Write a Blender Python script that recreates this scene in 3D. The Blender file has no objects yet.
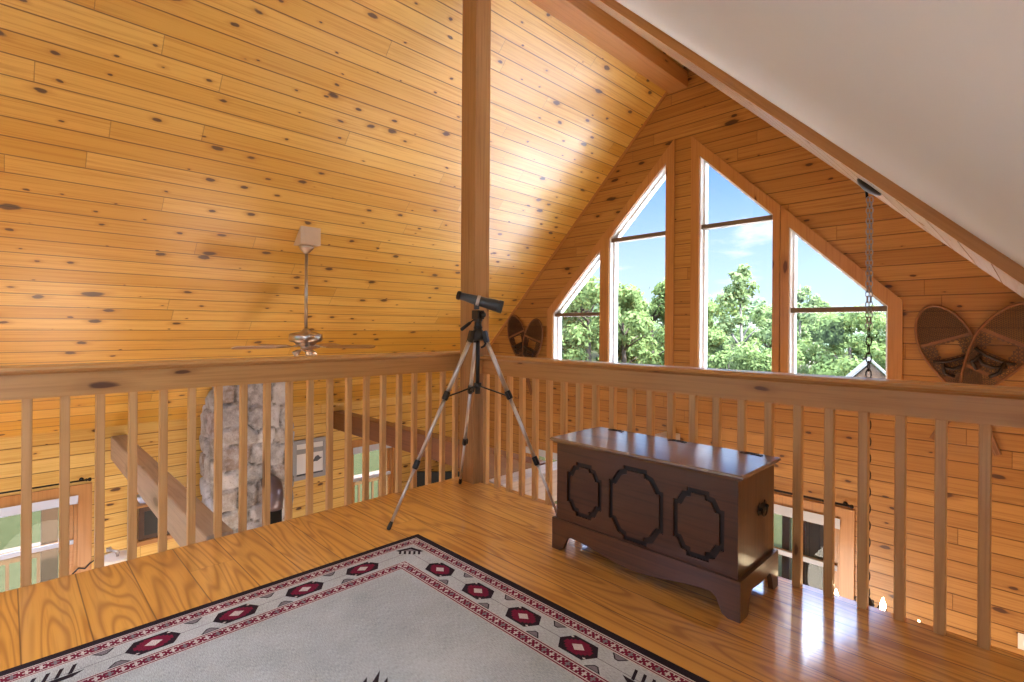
import bpy, bmesh, math, random
from mathutils import Vector, Matrix
from mathutils.geometry import tessellate_polygon
random.seed(7)
SC = bpy.context.scene
COL = SC.collection
PI = math.pi

# ------------------------------------------------------------------ helpers
def lin(r, g, b):
    def c(v):
        v /= 255.0
        return v / 12.92 if v <= .04045 else ((v + .055) / 1.055) ** 2.4
    return (c(r), c(g), c(b), 1.0)

class MB:
    """collects geometry with metric uvs (u runs along the length)"""
    def __init__(s):
        s.v = []; s.f = []; s.uv = []; s.mi = []; s.sm = []
    def face(s, pts, uvs=None, mi=0, sm=False):
        i = len(s.v); s.v += [tuple(p) for p in pts]
        s.f.append(list(range(i, i + len(pts))))
        if uvs is None:
            uvs = s.autouv(pts)
        s.uv.append(uvs); s.mi.append(mi); s.sm.append(sm)
    def autouv(s, pts, axis=None):
        P = [Vector(p) for p in pts]
        e = max(((P[(k + 1) % len(P)] - P[k]) for k in range(len(P))), key=lambda q: q.length)
        if axis is not None: e = Vector(axis)
        e = e.normalized()
        n = Vector((0, 0, 0))
        for k in range(len(P)):
            n += (P[k] - P[0]).cross(P[(k + 1) % len(P)] - P[0])
        n = n.normalized() if n.length > 1e-12 else Vector((0, 0, 1))
        w = n.cross(e)
        off = sum(abs(c) for c in n) + n.x * .37 + n.y * .71
        return [(p.dot(e), p.dot(w) + off) for p in P]
    def hexa(s, c, mi=0, axis=None, sm=False):
        # c: 8 corners, bottom 0-3 ccw, top 4-7
        for q in ((3, 2, 1, 0), (4, 5, 6, 7), (0, 1, 5, 4), (1, 2, 6, 5), (2, 3, 7, 6), (3, 0, 4, 7)):
            pts = [c[k] for k in q]
            s.face(pts, s.autouv(pts, axis) if axis is not None else None, mi, sm)
    def box(s, a, b, mi=0, axis=None):
        x0, y0, z0 = [min(a[k], b[k]) for k in range(3)]
        x1, y1, z1 = [max(a[k], b[k]) for k in range(3)]
        if axis is None:
            d = (x1 - x0, y1 - y0, z1 - z0); k = d.index(max(d)); axis = [0, 0, 0]; axis[k] = 1
        axis = Vector(axis)
        c = [(x0, y0, z0), (x1, y0, z0), (x1, y1, z0), (x0, y1, z0), (x0, y0, z1), (x1, y0, z1), (x1, y1, z1), (x0, y1, z1)]
        for q in ((3, 2, 1, 0), (4, 5, 6, 7), (0, 1, 5, 4), (1, 2, 6, 5), (2, 3, 7, 6), (3, 0, 4, 7)):
            pts = [c[k] for k in q]
            P = [Vector(p) for p in pts]
            n = (P[1] - P[0]).cross(P[2] - P[1]).normalized()
            s.face(pts, None if abs(n.dot(axis)) > .9 else s.autouv(pts, axis), mi)
    def bar(s, p0, p1, w, h, up=(0, 0, 1), mi=0):
        p0, p1 = Vector(p0), Vector(p1); d = (p1 - p0).normalized()
        up = Vector(up); side = d.cross(up)
        if side.length < 1e-5: side = d.cross(Vector((1, 0, 0)))
        side = side.normalized(); up = side.cross(d).normalized()
        c = []
        for p in (p0, p1):
            c += [p - side * w / 2 - up * h / 2, p + side * w / 2 - up * h / 2, p + side * w / 2 + up * h / 2, p - side * w / 2 + up * h / 2]
        s.hexa(c, mi, axis=d) if False else None
        for q in ((3, 2, 1, 0), (4, 5, 6, 7), (0, 1, 5, 4), (1, 2, 6, 5), (2, 3, 7, 6), (3, 0, 4, 7)):
            s.face([c[k] for k in q], None, mi)
    def prism(s, poly, to3, t0, t1, mi=0, axis=None, holes=()):
        """2-D polygon (with holes) extruded between t0 and t1; to3(a,b,t)->xyz"""
        loops = [list(poly)] + [list(h) for h in holes]
        flat = [p for l in loops for p in l]
        tris = tessellate_polygon([[Vector((p[0], p[1], 0)) for p in l] for l in loops])
        o = Vector(to3(0, 0, t0)); n = (Vector(to3(0, 0, t1)) - o)
        for t in tris:
            a, b, c = [flat[k] for k in t]
            ar = (b[0] - a[0]) * (c[1] - a[1]) - (b[1] - a[1]) * (c[0] - a[0])
            if ar < 0: b, c = c, b
            ex = Vector(to3(1, 0, t0)) - o; ey = Vector(to3(0, 1, t0)) - o
            flip = ex.cross(ey).dot(n) < 0
            uv = lambda q: (q[0], q[1]) if axis is None else (q[0] * axis[0] + q[1] * axis[1], -q[0] * axis[1] + q[1] * axis[0])
            for tt, rev in ((t0, not flip), (t1, flip)):
                q = [a, c, b] if rev else [a, b, c]
                s.face([to3(p[0], p[1], tt) for p in q], [uv(p) for p in q], mi)
        for li, l in enumerate(loops):
            ar = sum(l[k][0] * l[(k + 1) % len(l)][1] - l[(k + 1) % len(l)][0] * l[k][1] for k in range(len(l)))
            if (ar < 0) != (li > 0): l = l[::-1]
            for k in range(len(l)):
                p, q = l[k], l[(k + 1) % len(l)]
                s.face([to3(p[0], p[1], t0), to3(q[0], q[1], t0), to3(q[0], q[1], t1), to3(p[0], p[1], t1)], None, mi)
    def tube(s, path, r, n=8, mi=0, cap=True, closed=False):
        P = [Vector(p) for p in path]; N = len(P)
        R = r if isinstance(r, (list, tuple)) else [r] * N
        rings = []; up = None; ulen = 0
        for k in range(N):
            if closed: d = P[(k + 1) % N] - P[k - 1]
            else: d = P[min(k + 1, N - 1)] - P[max(k - 1, 0)]
            d = d.normalized() if d.length > 1e-9 else Vector((0, 0, 1))
            if up is None:
                up = d.cross(Vector((0, 0, 1)))
                if up.length < .05: up = d.cross(Vector((1, 0, 0)))
            up = (up - d * up.dot(d)).normalized(); sd = d.cross(up)
            if k: ulen += (P[k] - P[k - 1]).length
            rings.append(([P[k] + (up * math.cos(2 * PI * j / n) + sd * math.sin(2 * PI * j / n)) * R[k] for j in range(n)], ulen))
        M = N if closed else N - 1
        for k in range(M):
            a, ua = rings[k]; b, ub = rings[(k + 1) % N]
            if k == N - 1: ub = ua + .01
            for j in range(n):
                j2 = (j + 1) % n; rr = max(R[k], 1e-4) * 2 * PI / n
                s.face([a[j], a[j2], b[j2], b[j]], [(ua, j * rr), (ua, j * rr + rr), (ub, j * rr + rr), (ub, j * rr)], mi, True)
        if cap and not closed:
            s.face(rings[0][0][::-1], None, mi); s.face(rings[-1][0], None, mi)
    def lathe(s, prof, origin=(0, 0, 0), axis=(0, 0, 1), n=24, mi=0, sm=True):
        o = Vector(origin); ax = Vector(axis).normalized()
        a = ax.cross(Vector((1, 0, 0)))
        if a.length < .1: a = ax.cross(Vector((0, 1, 0)))
        a = a.normalized(); b = ax.cross(a)
        rings = [[o + ax * z + (a * math.cos(2 * PI * j / n) + b * math.sin(2 * PI * j / n)) * r for j in range(n)] for r, z in prof]
        for k in range(len(prof) - 1):
            for j in range(n):
                j2 = (j + 1) % n
                r0, r1 = prof[k][0], prof[k + 1][0]
                if r0 < 1e-6 and r1 < 1e-6: continue
                if r0 < 1e-6: s.face([rings[k][j], rings[k + 1][j2], rings[k + 1][j]], None, mi, sm)
                elif r1 < 1e-6: s.face([rings[k][j], rings[k][j2], rings[k + 1][j]], None, mi, sm)
                else: s.face([rings[k][j], rings[k][j2], rings[k + 1][j2], rings[k + 1][j]], None, mi, sm)
    def build(s, name, mats, parent=None, bevel=0, seg=2, loc=None, weld=True):
        me = bpy.data.meshes.new(name); me.from_pydata(s.v, [], s.f)
        uvl = me.uv_layers.new(name='UVMap')
        k = 0
        for fi, uvs in enumerate(s.uv):
            for uv in uvs:
                uvl.data[k].uv = uv; k += 1
        mats = mats if isinstance(mats, (list, tuple)) else [mats]
        for m in mats: me.materials.append(m)
        me.polygons.foreach_set('material_index', s.mi)
        me.polygons.foreach_set('use_smooth', s.sm)
        if weld:
            bm = bmesh.new(); bm.from_mesh(me)
            bmesh.ops.remove_doubles(bm, verts=bm.verts, dist=1e-5)
            if bevel:
                ed = [e for e in bm.edges if len(e.link_faces) == 2 and e.calc_face_angle(0) > .5]
                bmesh.ops.bevel(bm, geom=ed, offset=bevel, segments=seg, affect='EDGES', profile=.5, clamp_overlap=True)
            bmesh.ops.recalc_face_normals(bm, faces=bm.faces)
            bm.to_mesh(me); bm.free()
        me.update()
        o = bpy.data.objects.new(name, me); COL.objects.link(o)
        if loc is not None: o.location = loc
        if parent is not None: o.parent = parent
        return o

def tag(o, label, cat, group=None, kind=None):
    o['label'] = label; o['category'] = cat
    if group: o['group'] = group
    if kind: o['kind'] = kind
    return o
def struct(o, label=None):
    o['kind'] = 'structure'
    if label: o['label'] = label
    return o
def empty(name, loc=(0, 0, 0), rz=0):
    o = bpy.data.objects.new(name, None); COL.objects.link(o)
    o.location = loc; o.rotation_euler = (0, 0, rz); o.empty_display_size = .1
    return o
def kids(o): return [c for c in bpy.data.objects if c.parent == o]
def copy_tree(o, parent=None):
    c = o.copy(); COL.objects.link(c)
    if parent is not None: c.parent = parent
    for ch in kids(o): copy_tree(ch, c)
    return c

# ------------------------------------------------------------------ node helpers
class NT:
    coat_ior = 1.5
    def __init__(s, name):
        s.m = bpy.data.materials.new(name); s.m.use_nodes = True
        s.t = s.m.node_tree; s.t.nodes.clear()
        s.out = s.n('ShaderNodeOutputMaterial')
    def n(s, typ, **kw):
        x = s.t.nodes.new(typ)
        for k, v in kw.items(): setattr(x, k, v)
        return x
    def put(s, sock, val):
        if val is None: return
        if hasattr(val, 'is_output') or isinstance(val, bpy.types.NodeSocket): s.t.links.new(val, sock)
        else: sock.default_value = val
    def math(s, op, a, b=None, c=None, clamp=False):
        x = s.n('ShaderNodeMath', operation=op, use_clamp=clamp)
        for k, v in enumerate((a, b, c)):
            if v is not None: s.put(x.inputs[k], v)
        return x.outputs[0]
    def mix(s, f, a, b, blend='MIX'):
        x = s.n('ShaderNodeMix', data_type='RGBA', blend_type=blend)
        s.put(x.inputs[0], f); s.put(x.inputs[6], a); s.put(x.inputs[7], b)
        return x.outputs[2]
    def comb(s, x, y, z=0.0):
        q = s.n('ShaderNodeCombineXYZ')
        for k, v in enumerate((x, y, z)): s.put(q.inputs[k], v)
        return q.outputs[0]
    def sep(s, v):
        q = s.n('ShaderNodeSeparateXYZ'); s.put(q.inputs[0], v); return q.outputs
    def step(s, x, lo, hi):
        q = s.n('ShaderNodeMapRange', interpolation_type='SMOOTHSTEP')
        s.put(q.inputs[0], x); s.put(q.inputs[1], lo); s.put(q.inputs[2], hi)
        return q.outputs[0]
    def noise(s, v, scale=1., detail=3., rough=.55, dist=0.):
        q = s.n('ShaderNodeTexNoise'); s.put(q.inputs['Vector'], v)
        q.inputs['Scale'].default_value = scale; q.inputs['Detail'].default_value = detail
        q.inputs['Roughness'].default_value = rough; q.inputs['Distortion'].default_value = dist
        return q.outputs['Fac']
    def white(s, v):
        q = s.n('ShaderNodeTexWhiteNoise', noise_dimensions='3D'); s.put(q.inputs['Vector'], v)
        return q.outputs['Value'], q.outputs['Color']
    def bsdf(s, col, rough=.5, metal=0., coat=0., coat_rough=.1, normal=None, spec=.5, **kw):
        b = s.n('ShaderNodeBsdfPrincipled')
        s.put(b.inputs['Base Color'], col); s.put(b.inputs['Roughness'], rough); s.put(b.inputs['Metallic'], metal)
        s.put(b.inputs['Coat Weight'], coat); s.put(b.inputs['Coat Roughness'], coat_rough); b.inputs['Coat IOR'].default_value = s.coat_ior
        s.put(b.inputs['Specular IOR Level'], spec)
        if normal is not None: s.put(b.inputs['Normal'], normal)
        for k, v in kw.items(): s.put(b.inputs[k], v)
        return b
    def finish(s, shader):
        s.t.links.new(shader.outputs[0] if hasattr(shader, 'outputs') else shader, s.out.inputs[0]); return s.m
    def bump(s, h, strength=.3, dist=.005):
        q = s.n('ShaderNodeBump'); q.inputs['Strength'].default_value = strength; q.inputs['Distance'].default_value = dist
        s.put(q.inputs['Height'], h); return q.outputs[0]

def knots(N, u, v, key, ku, kv, keep, r0, r1):
    """sparse elliptical knots; returns (core mask, halo mask)"""
    vec = N.comb(N.math('MULTIPLY', u, ku), N.math('MULTIPLY', v, kv), 0.0)
    if key is not None:
        vec2 = N.n('ShaderNodeVectorMath', operation='ADD'); N.put(vec2.inputs[0], vec); N.put(vec2.inputs[1], key); vec = vec2.outputs[0]
    wob = N.noise(vec, 3., 2.)
    q = N.n('ShaderNodeTexVoronoi', voronoi_dimensions='2D'); N.put(q.inputs['Vector'], vec); q.inputs['Scale'].default_value = 1.; q.inputs['Randomness'].default_value = .85
    c = N.n('ShaderNodeSeparateColor'); N.put(c.inputs[0], q.outputs['Color'])
    on = N.math('LESS_THAN', c.outputs[0], keep)
    d = N.math('ADD', q.outputs['Distance'], N.math('MULTIPLY', N.math('SUBTRACT', wob, .5), .22))
    rad = N.math('ADD', r0, N.math('MULTIPLY', N.math('POWER', c.outputs[1], 1.8), r1 - r0))
    rel = N.math('DIVIDE', d, rad)
    core = N.math('MULTIPLY', N.math('SUBTRACT', 1., N.step(rel, .6, 1.1)), on)
    halo = N.math('MULTIPLY', N.math('SUBTRACT', 1., N.step(rel, .8, 2.6)), on)
    return core, halo

def plank_mat(name, c_lo, c_hi, c_grain, c_knot, w=.136, L=3.2, rough=.42, coat=.25, gw=.006, groove_dark=.33, contour=0., keep=.30, ku=3.2, r0=.05, r1=.16, coat_rough=.15, tone=.9, bumpd=.006, spec=.5):
    N = NT(name)
    uv = N.n('ShaderNodeUVMap'); S = N.sep(uv.outputs[0]); u, v = S[0], S[1]
    vr = N.math('DIVIDE', v, w); row = N.math('FLOOR', vr); fv = N.math('FRACT', vr)
    rr, rc = N.white(N.comb(row, 3.7, 1.3))
    ul = N.math('DIVIDE', N.math('ADD', u, N.math('MULTIPLY', rr, 17.)), L)
    bi = N.math('FLOOR', ul); fu = N.math('FRACT', ul)
    br, bc = N.white(N.comb(row, bi, 5.1))
    brs = N.math('MULTIPLY', br, 40.)
    vin = N.math('MULTIPLY', fv, w)
    g1 = N.noise(N.comb(N.math('ADD', N.math('MULTIPLY', u, 1.3), brs), N.math('MULTIPLY', vin, 60.), brs), 1., 5., .6, .4)
    g2 = N.noise(N.comb(N.math('ADD', N.math('MULTIPLY', u, .6), brs), N.math('MULTIPLY', vin, 9.), brs), 1., 2., .5, .2)
    base = N.mix(N.math('MULTIPLY', N.math('ADD', N.math('MULTIPLY', br, tone), N.math('MULTIPLY', g2, 1.3 - tone)), 1., clamp=True), c_lo, c_hi)
    grain = N.math('MULTIPLY', N.step(g1, .42, .72), .6)
    if contour:
        fld = N.noise(N.comb(N.math('ADD', N.math('MULTIPLY', u, .75), brs), N.math('MULTIPLY', vin, 7.5), brs), 1., 1.2, .4, .15)
        ring = N.math('ADD', N.math('MULTIPLY', N.math('SINE', N.math('MULTIPLY', fld, contour)), .5), .5)
        ring = N.math('POWER', ring, 2.2)
        grain = N.math('MAXIMUM', N.math('MULTIPLY', grain, .6), N.math('MULTIPLY', ring, .62))
    col = N.mix(grain, base, c_grain)
    key = N.comb(N.math('MULTIPLY', rr, 31.), 0., 0.)
    core, halo = knots(N, u, v, key, ku, 1. / w, keep, r0, r1)
    core2, halo2 = knots(N, N.math('ADD', u, 5.37), N.math('ADD', v, w * .5), None, ku * .45, .5 / w, keep * .8, r0 * .7, r1 * .6)
    halo = N.math('MAXIMUM', halo, halo2); core = N.math('MAXIMUM', core, core2)
    col = N.mix(N.math('MULTIPLY', halo, .45), col, c_grain)
    col = N.mix(N.math('MULTIPLY', core, .92), col, c_knot)
    ed = N.math('MULTIPLY', N.math('MINIMUM', fv, N.math('SUBTRACT', 1., fv)), w)
    eu = N.math('MULTIPLY', N.math('MINIMUM', fu, N.math('SUBTRACT', 1., fu)), L)
    e = N.math('MINIMUM', ed, N.math('ADD', eu, gw * .45))
    gr = N.step(e, gw * .3, gw)
    dark = N.mix(1., col, (groove_dark, groove_dark * .8, groove_dark * .65, 1.), 'MULTIPLY')
    col = N.mix(gr, dark, col)
    h = N.math('ADD', gr, N.math('MULTIPLY', g1, .04))
    b = N.bsdf(col, N.math('ADD', rough, N.math('MULTIPLY', g1, .08)), 0., coat, coat_rough, N.bump(h, .6, bumpd), spec)
    return N.finish(b)

def timber_mat(name, c_lo, c_hi, c_grain, c_knot, rough=.45, coat=.15, keep=.25, ku=1.6, kv=5., gs=55., r0=.05, r1=.16, gfac=.5, mottle=None, bump=.002, coat_rough=.15):
    N = NT(name)
    uv = N.n('ShaderNodeUVMap'); S = N.sep(uv.outputs[0]); u, v = S[0], S[1]
    oi = N.n('ShaderNodeObjectInfo').outputs['Random']
    k = N.math('MULTIPLY', oi, 47.)
    u = N.math('ADD', u, k)
    g1 = N.noise(N.comb(N.math('MULTIPLY', u, 1.6), N.math('MULTIPLY', v, gs), k), 1., 5., .6, .5)
    g2 = N.noise(N.comb(N.math('MULTIPLY', u, .9), N.math('MULTIPLY', v, 8.), k), 1., 2., .5, .3)
    t = N.math('ADD', N.math('MULTIPLY', N.math('SUBTRACT', oi, .5), .5), g2, clamp=True)
    col = N.mix(t, c_lo, c_hi)
    col = N.mix(N.math('MULTIPLY', N.step(g1, .42, .75), gfac), col, c_grain)
    core, halo = knots(N, u, v, None, ku, kv, keep, r0, r1)
    col = N.mix(N.math('MULTIPLY', halo, .5), col, c_grain)
    col = N.mix(N.math('MULTIPLY', core, .85), col, c_knot)
    if mottle is not None:
        mm = N.noise(N.comb(N.math('MULTIPLY', u, 6.), N.math('MULTIPLY', v, 14.), 0.), 1., 4., .65)
        col = N.mix(N.step(mm, .42, .62), col, mottle)
    b = N.bsdf(col, rough, 0., coat, coat_rough, N.bump(g1, .4, bump))
    return N.finish(b)

def plain(name, c, rough=.5, metal=0., coat=0., spec=.5, noise=0., ns=20., bump=0.):
    N = NT(name)
    col = c; nm = None
    if noise or bump:
        tc = N.n('ShaderNodeTexCoord').outputs['Object']
        f = N.noise(tc, ns, 4.)
        if noise:
            d = tuple(max(0, x * (1 - noise)) for x in c[:3]) + (1.,)
            l = tuple(min(1, x * (1 + noise)) for x in c[:3]) + (1.,)
            col = N.mix(f, d, l)
        if bump: nm = N.bump(f, bump, .004)
    return N.finish(N.bsdf(col, rough, metal, coat, .1, nm, spec))

def emit(name, c, s):
    N = NT(name); e = N.n('ShaderNodeEmission'); e.inputs[0].default_value = c; e.inputs[1].default_value = s
    return N.finish(e)

# ------------------------------------------------------------------ materials
KNOT = lin(62, 30, 16)
M = {}
NT.coat_ior = 1.75
M['ceiling'] = plank_mat('pine_ceiling_boards', lin(208, 157, 46), lin(230, 191, 98), lin(187, 123, 0), KNOT, w=.137, L=3.1, rough=.5, coat=.9, coat_rough=.32, keep=.46, ku=3.4, r0=.03, r1=.17)
NT.coat_ior = 1.5
M['gable'] = plank_mat('pine_gable_boards', lin(162, 112, 52), lin(183, 135, 71), lin(130, 80, 31), KNOT, w=.137, L=2.7, rough=.42, coat=.2, keep=.32, ku=3.0, r0=.03, r1=.16)  # darker copy of the wall pine; backlit shade put into its colour
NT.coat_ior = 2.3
M['soffit'] = plank_mat('sheen_white_soffit_boards', lin(246, 236, 214), lin(248, 240, 224), lin(226, 200, 160), KNOT, w=.137, L=3., rough=.25, coat=1., keep=.1)  # near-white colour imitates window sheen on the pine boards
NT.coat_ior = 1.5
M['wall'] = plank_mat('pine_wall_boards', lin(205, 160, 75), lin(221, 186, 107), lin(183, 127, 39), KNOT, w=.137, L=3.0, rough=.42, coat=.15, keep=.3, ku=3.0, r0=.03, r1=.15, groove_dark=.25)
NT.coat_ior = 2.0
M['floor'] = plank_mat('fir_floor_boards', lin(216, 150, 62), lin(232, 174, 88), lin(150, 84, 26), lin(112, 58, 22), w=.2, L=4.2, rough=.28, coat=1., gw=.004, contour=75., keep=.06, ku=1.2, r0=.08, r1=.14, coat_rough=.12, tone=.6, bumpd=.002)
NT.coat_ior = 1.5
M['low_floor'] = plank_mat('lower_floor_boards', lin(180, 120, 66), lin(200, 140, 82), lin(150, 92, 44), KNOT, w=.12, L=2., keep=.05)
M['rail'] = timber_mat('rail_pine', lin(186, 138, 82), lin(206, 160, 104), lin(152, 102, 56), lin(74, 34, 24), keep=.5, ku=2.0, kv=7., coat=.3, rough=.35)
M['baluster'] = timber_mat('baluster_pine', lin(194, 148, 94), lin(212, 170, 116), lin(158, 112, 66), lin(96, 54, 32), keep=.05, coat=.25, rough=.36)
M['trim'] = timber_mat('trim_pine', lin(172, 120, 66), lin(190, 138, 82), lin(146, 94, 46), lin(78, 36, 20), keep=.2, coat=.25, rough=.38)
M['post'] = timber_mat('post_timber', lin(158, 112, 66), lin(182, 140, 92), lin(120, 80, 44), lin(70, 36, 20), keep=.12, ku=1.2, kv=5., rough=.6, coat=0., bump=.004)
M['girder'] = timber_mat('window_lit_grey_timber', lin(168, 160, 160), lin(196, 190, 188), lin(138, 126, 122), lin(90, 70, 60), keep=.1, rough=.5, coat=.5, coat_rough=.3, gs=40., bump=.004)  # pale grey stands in for window light on the beam
M['beam'] = timber_mat('rough_beam_timber', lin(142, 122, 104), lin(172, 152, 134), lin(104, 82, 66), lin(70, 46, 32), keep=.15, rough=.6, coat=.4, coat_rough=.3, gs=40., bump=.006)
M['beam_dark'] = timber_mat('stained_beam_timber', lin(112, 68, 42), lin(134, 86, 56), lin(80, 46, 28), lin(50, 26, 16), keep=.12, rough=.4, coat=.6, coat_rough=.25, bump=.004)
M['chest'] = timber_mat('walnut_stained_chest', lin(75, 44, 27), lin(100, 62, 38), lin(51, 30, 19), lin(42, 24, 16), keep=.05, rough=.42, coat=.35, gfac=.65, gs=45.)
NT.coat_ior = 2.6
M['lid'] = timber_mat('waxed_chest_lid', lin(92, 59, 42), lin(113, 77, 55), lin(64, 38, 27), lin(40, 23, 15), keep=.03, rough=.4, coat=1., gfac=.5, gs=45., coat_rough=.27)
NT.coat_ior = 1.5
M['chest_dark'] = plain('chest_groove_stain', lin(30, 17, 13), .4)
M['iron'] = plain('black_iron', lin(32, 29, 30), .45, .6)
M['drywall'] = plain('painted_drywall', lin(226, 233, 242), .85, noise=.02, ns=3., bump=.05)
M['vinyl'] = plain('white_vinyl', lin(236, 238, 240), .35)
M['greyframe'] = plain('grey_metal_frame', lin(150, 156, 168), .4, .1)
M['bar'] = plain('window_bar_brown', lin(112, 96, 80), .45)
M['nickel'] = plain('brushed_nickel', lin(196, 186, 178), .28, 1.)
M['alu'] = plain('brushed_aluminium', lin(208, 206, 206), .33, .9)
M['black'] = plain('black_plastic', lin(24, 25, 27), .4)
M['scope'] = plain('scope_grey_paint', lin(70, 76, 82), .32, .3)
M['lens'] = plain('scope_lens', lin(120, 132, 142), .08, .2)
M['blade'] = timber_mat('fan_blade_oak', lin(150, 112, 76), lin(168, 130, 92), lin(118, 84, 54), lin(90, 60, 40), keep=0., rough=.35)
M['blade_pale'] = plain('fan_lit_blade_and_block', lin(214, 196, 176), .3, noise=.06)  # paled as if catching light on one blade; also colours the mounting block
M['snow_wood'] = timber_mat('snowshoe_ash', lin(120, 78, 46), lin(142, 96, 58), lin(84, 50, 28), KNOT, keep=0., rough=.5)
M['web'] = plain('rawhide_webbing', lin(104, 76, 52), .6, noise=.2)
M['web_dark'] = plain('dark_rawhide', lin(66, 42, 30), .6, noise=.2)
M['leather'] = plain('dark_leather', lin(40, 24, 18), .5)
M['steel'] = plain('galvanised_chain', lin(150, 152, 158), .35, .9)
M['rust'] = plain('dark_bronze_chain', lin(44, 36, 34), .45, .7)
M['shade'] = plain('cream_lamp_shade', lin(238, 226, 204), .8)
M['lampwhite'] = plain('white_lamp_top', lin(240, 238, 232), .5)
M['candle'] = plain('candle_sleeve', lin(232, 222, 196), .5)
M['bulb'] = emit('candle_bulb_glow', (1., .8, .5, 1.), 25.)
M['tv'] = plain('black_screen', lin(9, 9, 10), .4, spec=.2)
M['cab'] = timber_mat('dark_cabinet_wood', lin(62, 38, 26), lin(80, 50, 34), lin(40, 22, 14), KNOT, keep=0., rough=.35)
M['pipe'] = plain('stovepipe_black', lin(22, 21, 22), .5, .4)
M['elbow'] = plain('stovepipe_grey', lin(120, 112, 122), .35, .7)
M['paper'] = plain('print_paper', lin(226, 230, 236), .6)
M['ink'] = plain('print_grey_ink', lin(150, 156, 166), .6)
M['inkdark'] = plain('print_dark_ink', lin(78, 84, 96), .6)
M['roller'] = plain('roller_shade_fabric', lin(190, 196, 208), .6)
M['outlet'] = plain('ivory_plate', lin(236, 230, 216), .4)
M['porcelain'] = plain('porcelain', lin(206, 214, 230), .2)
M['deck'] = timber_mat('deck_cedar', lin(59, 41, 23), lin(68, 50, 30), lin(44, 28, 14), KNOT, keep=.1)
M['deck_dark'] = timber_mat('deck_post_brown', lin(40, 26, 16), lin(48, 32, 20), lin(30, 19, 11), KNOT, keep=.1)
M['fence'] = plank_mat('privacy_fence_boards', lin(83, 72, 49), lin(90, 80, 58), lin(69, 56, 34), KNOT, w=.12, L=9., keep=.1, gw=.01, groove_dark=.4)
M['bark'] = plain('tree_bark', lin(44, 38, 32), .9, noise=.3, ns=8.)
M['bark_birch'] = plain('birch_bark', lin(80, 77, 72), .8, noise=.3, ns=6.)
M['shed_wall'] = plank_mat('shed_siding', lin(80, 55, 32), lin(86, 61, 38), lin(68, 44, 23), KNOT, w=.15, L=6., keep=.05)
M['bounce_roof'] = plain('white_bounce_roof', lin(238, 239, 240), .45)
M['shed_roof'] = plain('shed_roof_metal', lin(86, 88, 90), .4, 0.)

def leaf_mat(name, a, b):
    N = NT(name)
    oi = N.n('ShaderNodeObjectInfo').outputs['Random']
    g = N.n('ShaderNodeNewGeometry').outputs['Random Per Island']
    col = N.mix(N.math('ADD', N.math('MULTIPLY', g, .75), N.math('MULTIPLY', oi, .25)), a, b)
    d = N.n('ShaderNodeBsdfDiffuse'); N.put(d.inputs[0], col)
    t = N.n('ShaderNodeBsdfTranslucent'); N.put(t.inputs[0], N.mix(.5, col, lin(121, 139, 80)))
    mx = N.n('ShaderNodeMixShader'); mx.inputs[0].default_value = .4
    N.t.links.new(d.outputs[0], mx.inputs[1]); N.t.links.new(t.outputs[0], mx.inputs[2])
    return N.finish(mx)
M['leaf_maple'] = leaf_mat('maple_leaves', lin(61, 79, 46), lin(99, 117, 77))
M['leaf_birch'] = leaf_mat('birch_leaves', lin(71, 89, 61), lin(107, 123, 88))
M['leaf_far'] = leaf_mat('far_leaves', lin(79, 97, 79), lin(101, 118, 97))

def grass_mat():
    N = NT('lawn_grass'); tc = N.n('ShaderNodeTexCoord').outputs['Object']
    f = N.noise(tc, .5, 5.); f2 = N.step(N.noise(tc, 5., 5., .75), .35, .65)
    c = N.mix(f, lin(27, 31, 13), lin(36, 37, 22)); c = N.mix(N.math('MULTIPLY', f2, .5), c, lin(17, 23, 7))
    return N.finish(N.bsdf(c, .95, spec=.05))
M['grass'] = grass_mat()
def forest_mat():
    N = NT('wooded_hillside'); tc = N.n('ShaderNodeTexCoord').outputs['Object']
    f = N.noise(tc, .12, 6., .7)
    return N.finish(N.bsdf(N.mix(N.step(f, .35, .65), lin(39, 52, 39), lin(56, 70, 52)), .95))
M['forest'] = forest_mat()
def glass_mat():
    N = NT('window_glass')
    fr = N.n('ShaderNodeFresnel'); fr.inputs[0].default_value = 1.45
    t = N.n('ShaderNodeBsdfTransparent'); t.inputs[0].default_value = (.97, .985, .98, 1)
    g = N.n('ShaderNodeBsdfGlossy'); g.inputs['Roughness'].default_value = .02
    mx = N.n('ShaderNodeMixShader'); N.put(mx.inputs[0], N.math('MULTIPLY', fr.outputs[0], .6))
    N.t.links.new(t.outputs[0], mx.inputs[1]); N.t.links.new(g.outputs[0], mx.inputs[2])
    return N.finish(mx)
M['glass'] = glass_mat()
def stone_mat():
    N = NT('fieldstone')
    a = N.n('ShaderNodeVertexColor'); a.layer_name = 'stone'
    tc = N.n('ShaderNodeTexCoord').outputs['Object']
    f = N.noise(tc, 9., 6., .7); f2 = N.noise(tc, 40., 4., .7)
    c = N.mix(N.step(f, .35, .7), a.outputs[0], N.mix(.7, a.outputs[0], lin(206, 209, 216)))
    c = N.mix(N.math('MULTIPLY', N.step(f2, .55, .7), .45), c, lin(92, 86, 80))
    return N.finish(N.bsdf(c, .85, normal=N.bump(N.math('ADD', f, N.math('MULTIPLY', f2, .4)), .7, .02)))
M['stone'] = stone_mat()
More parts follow.
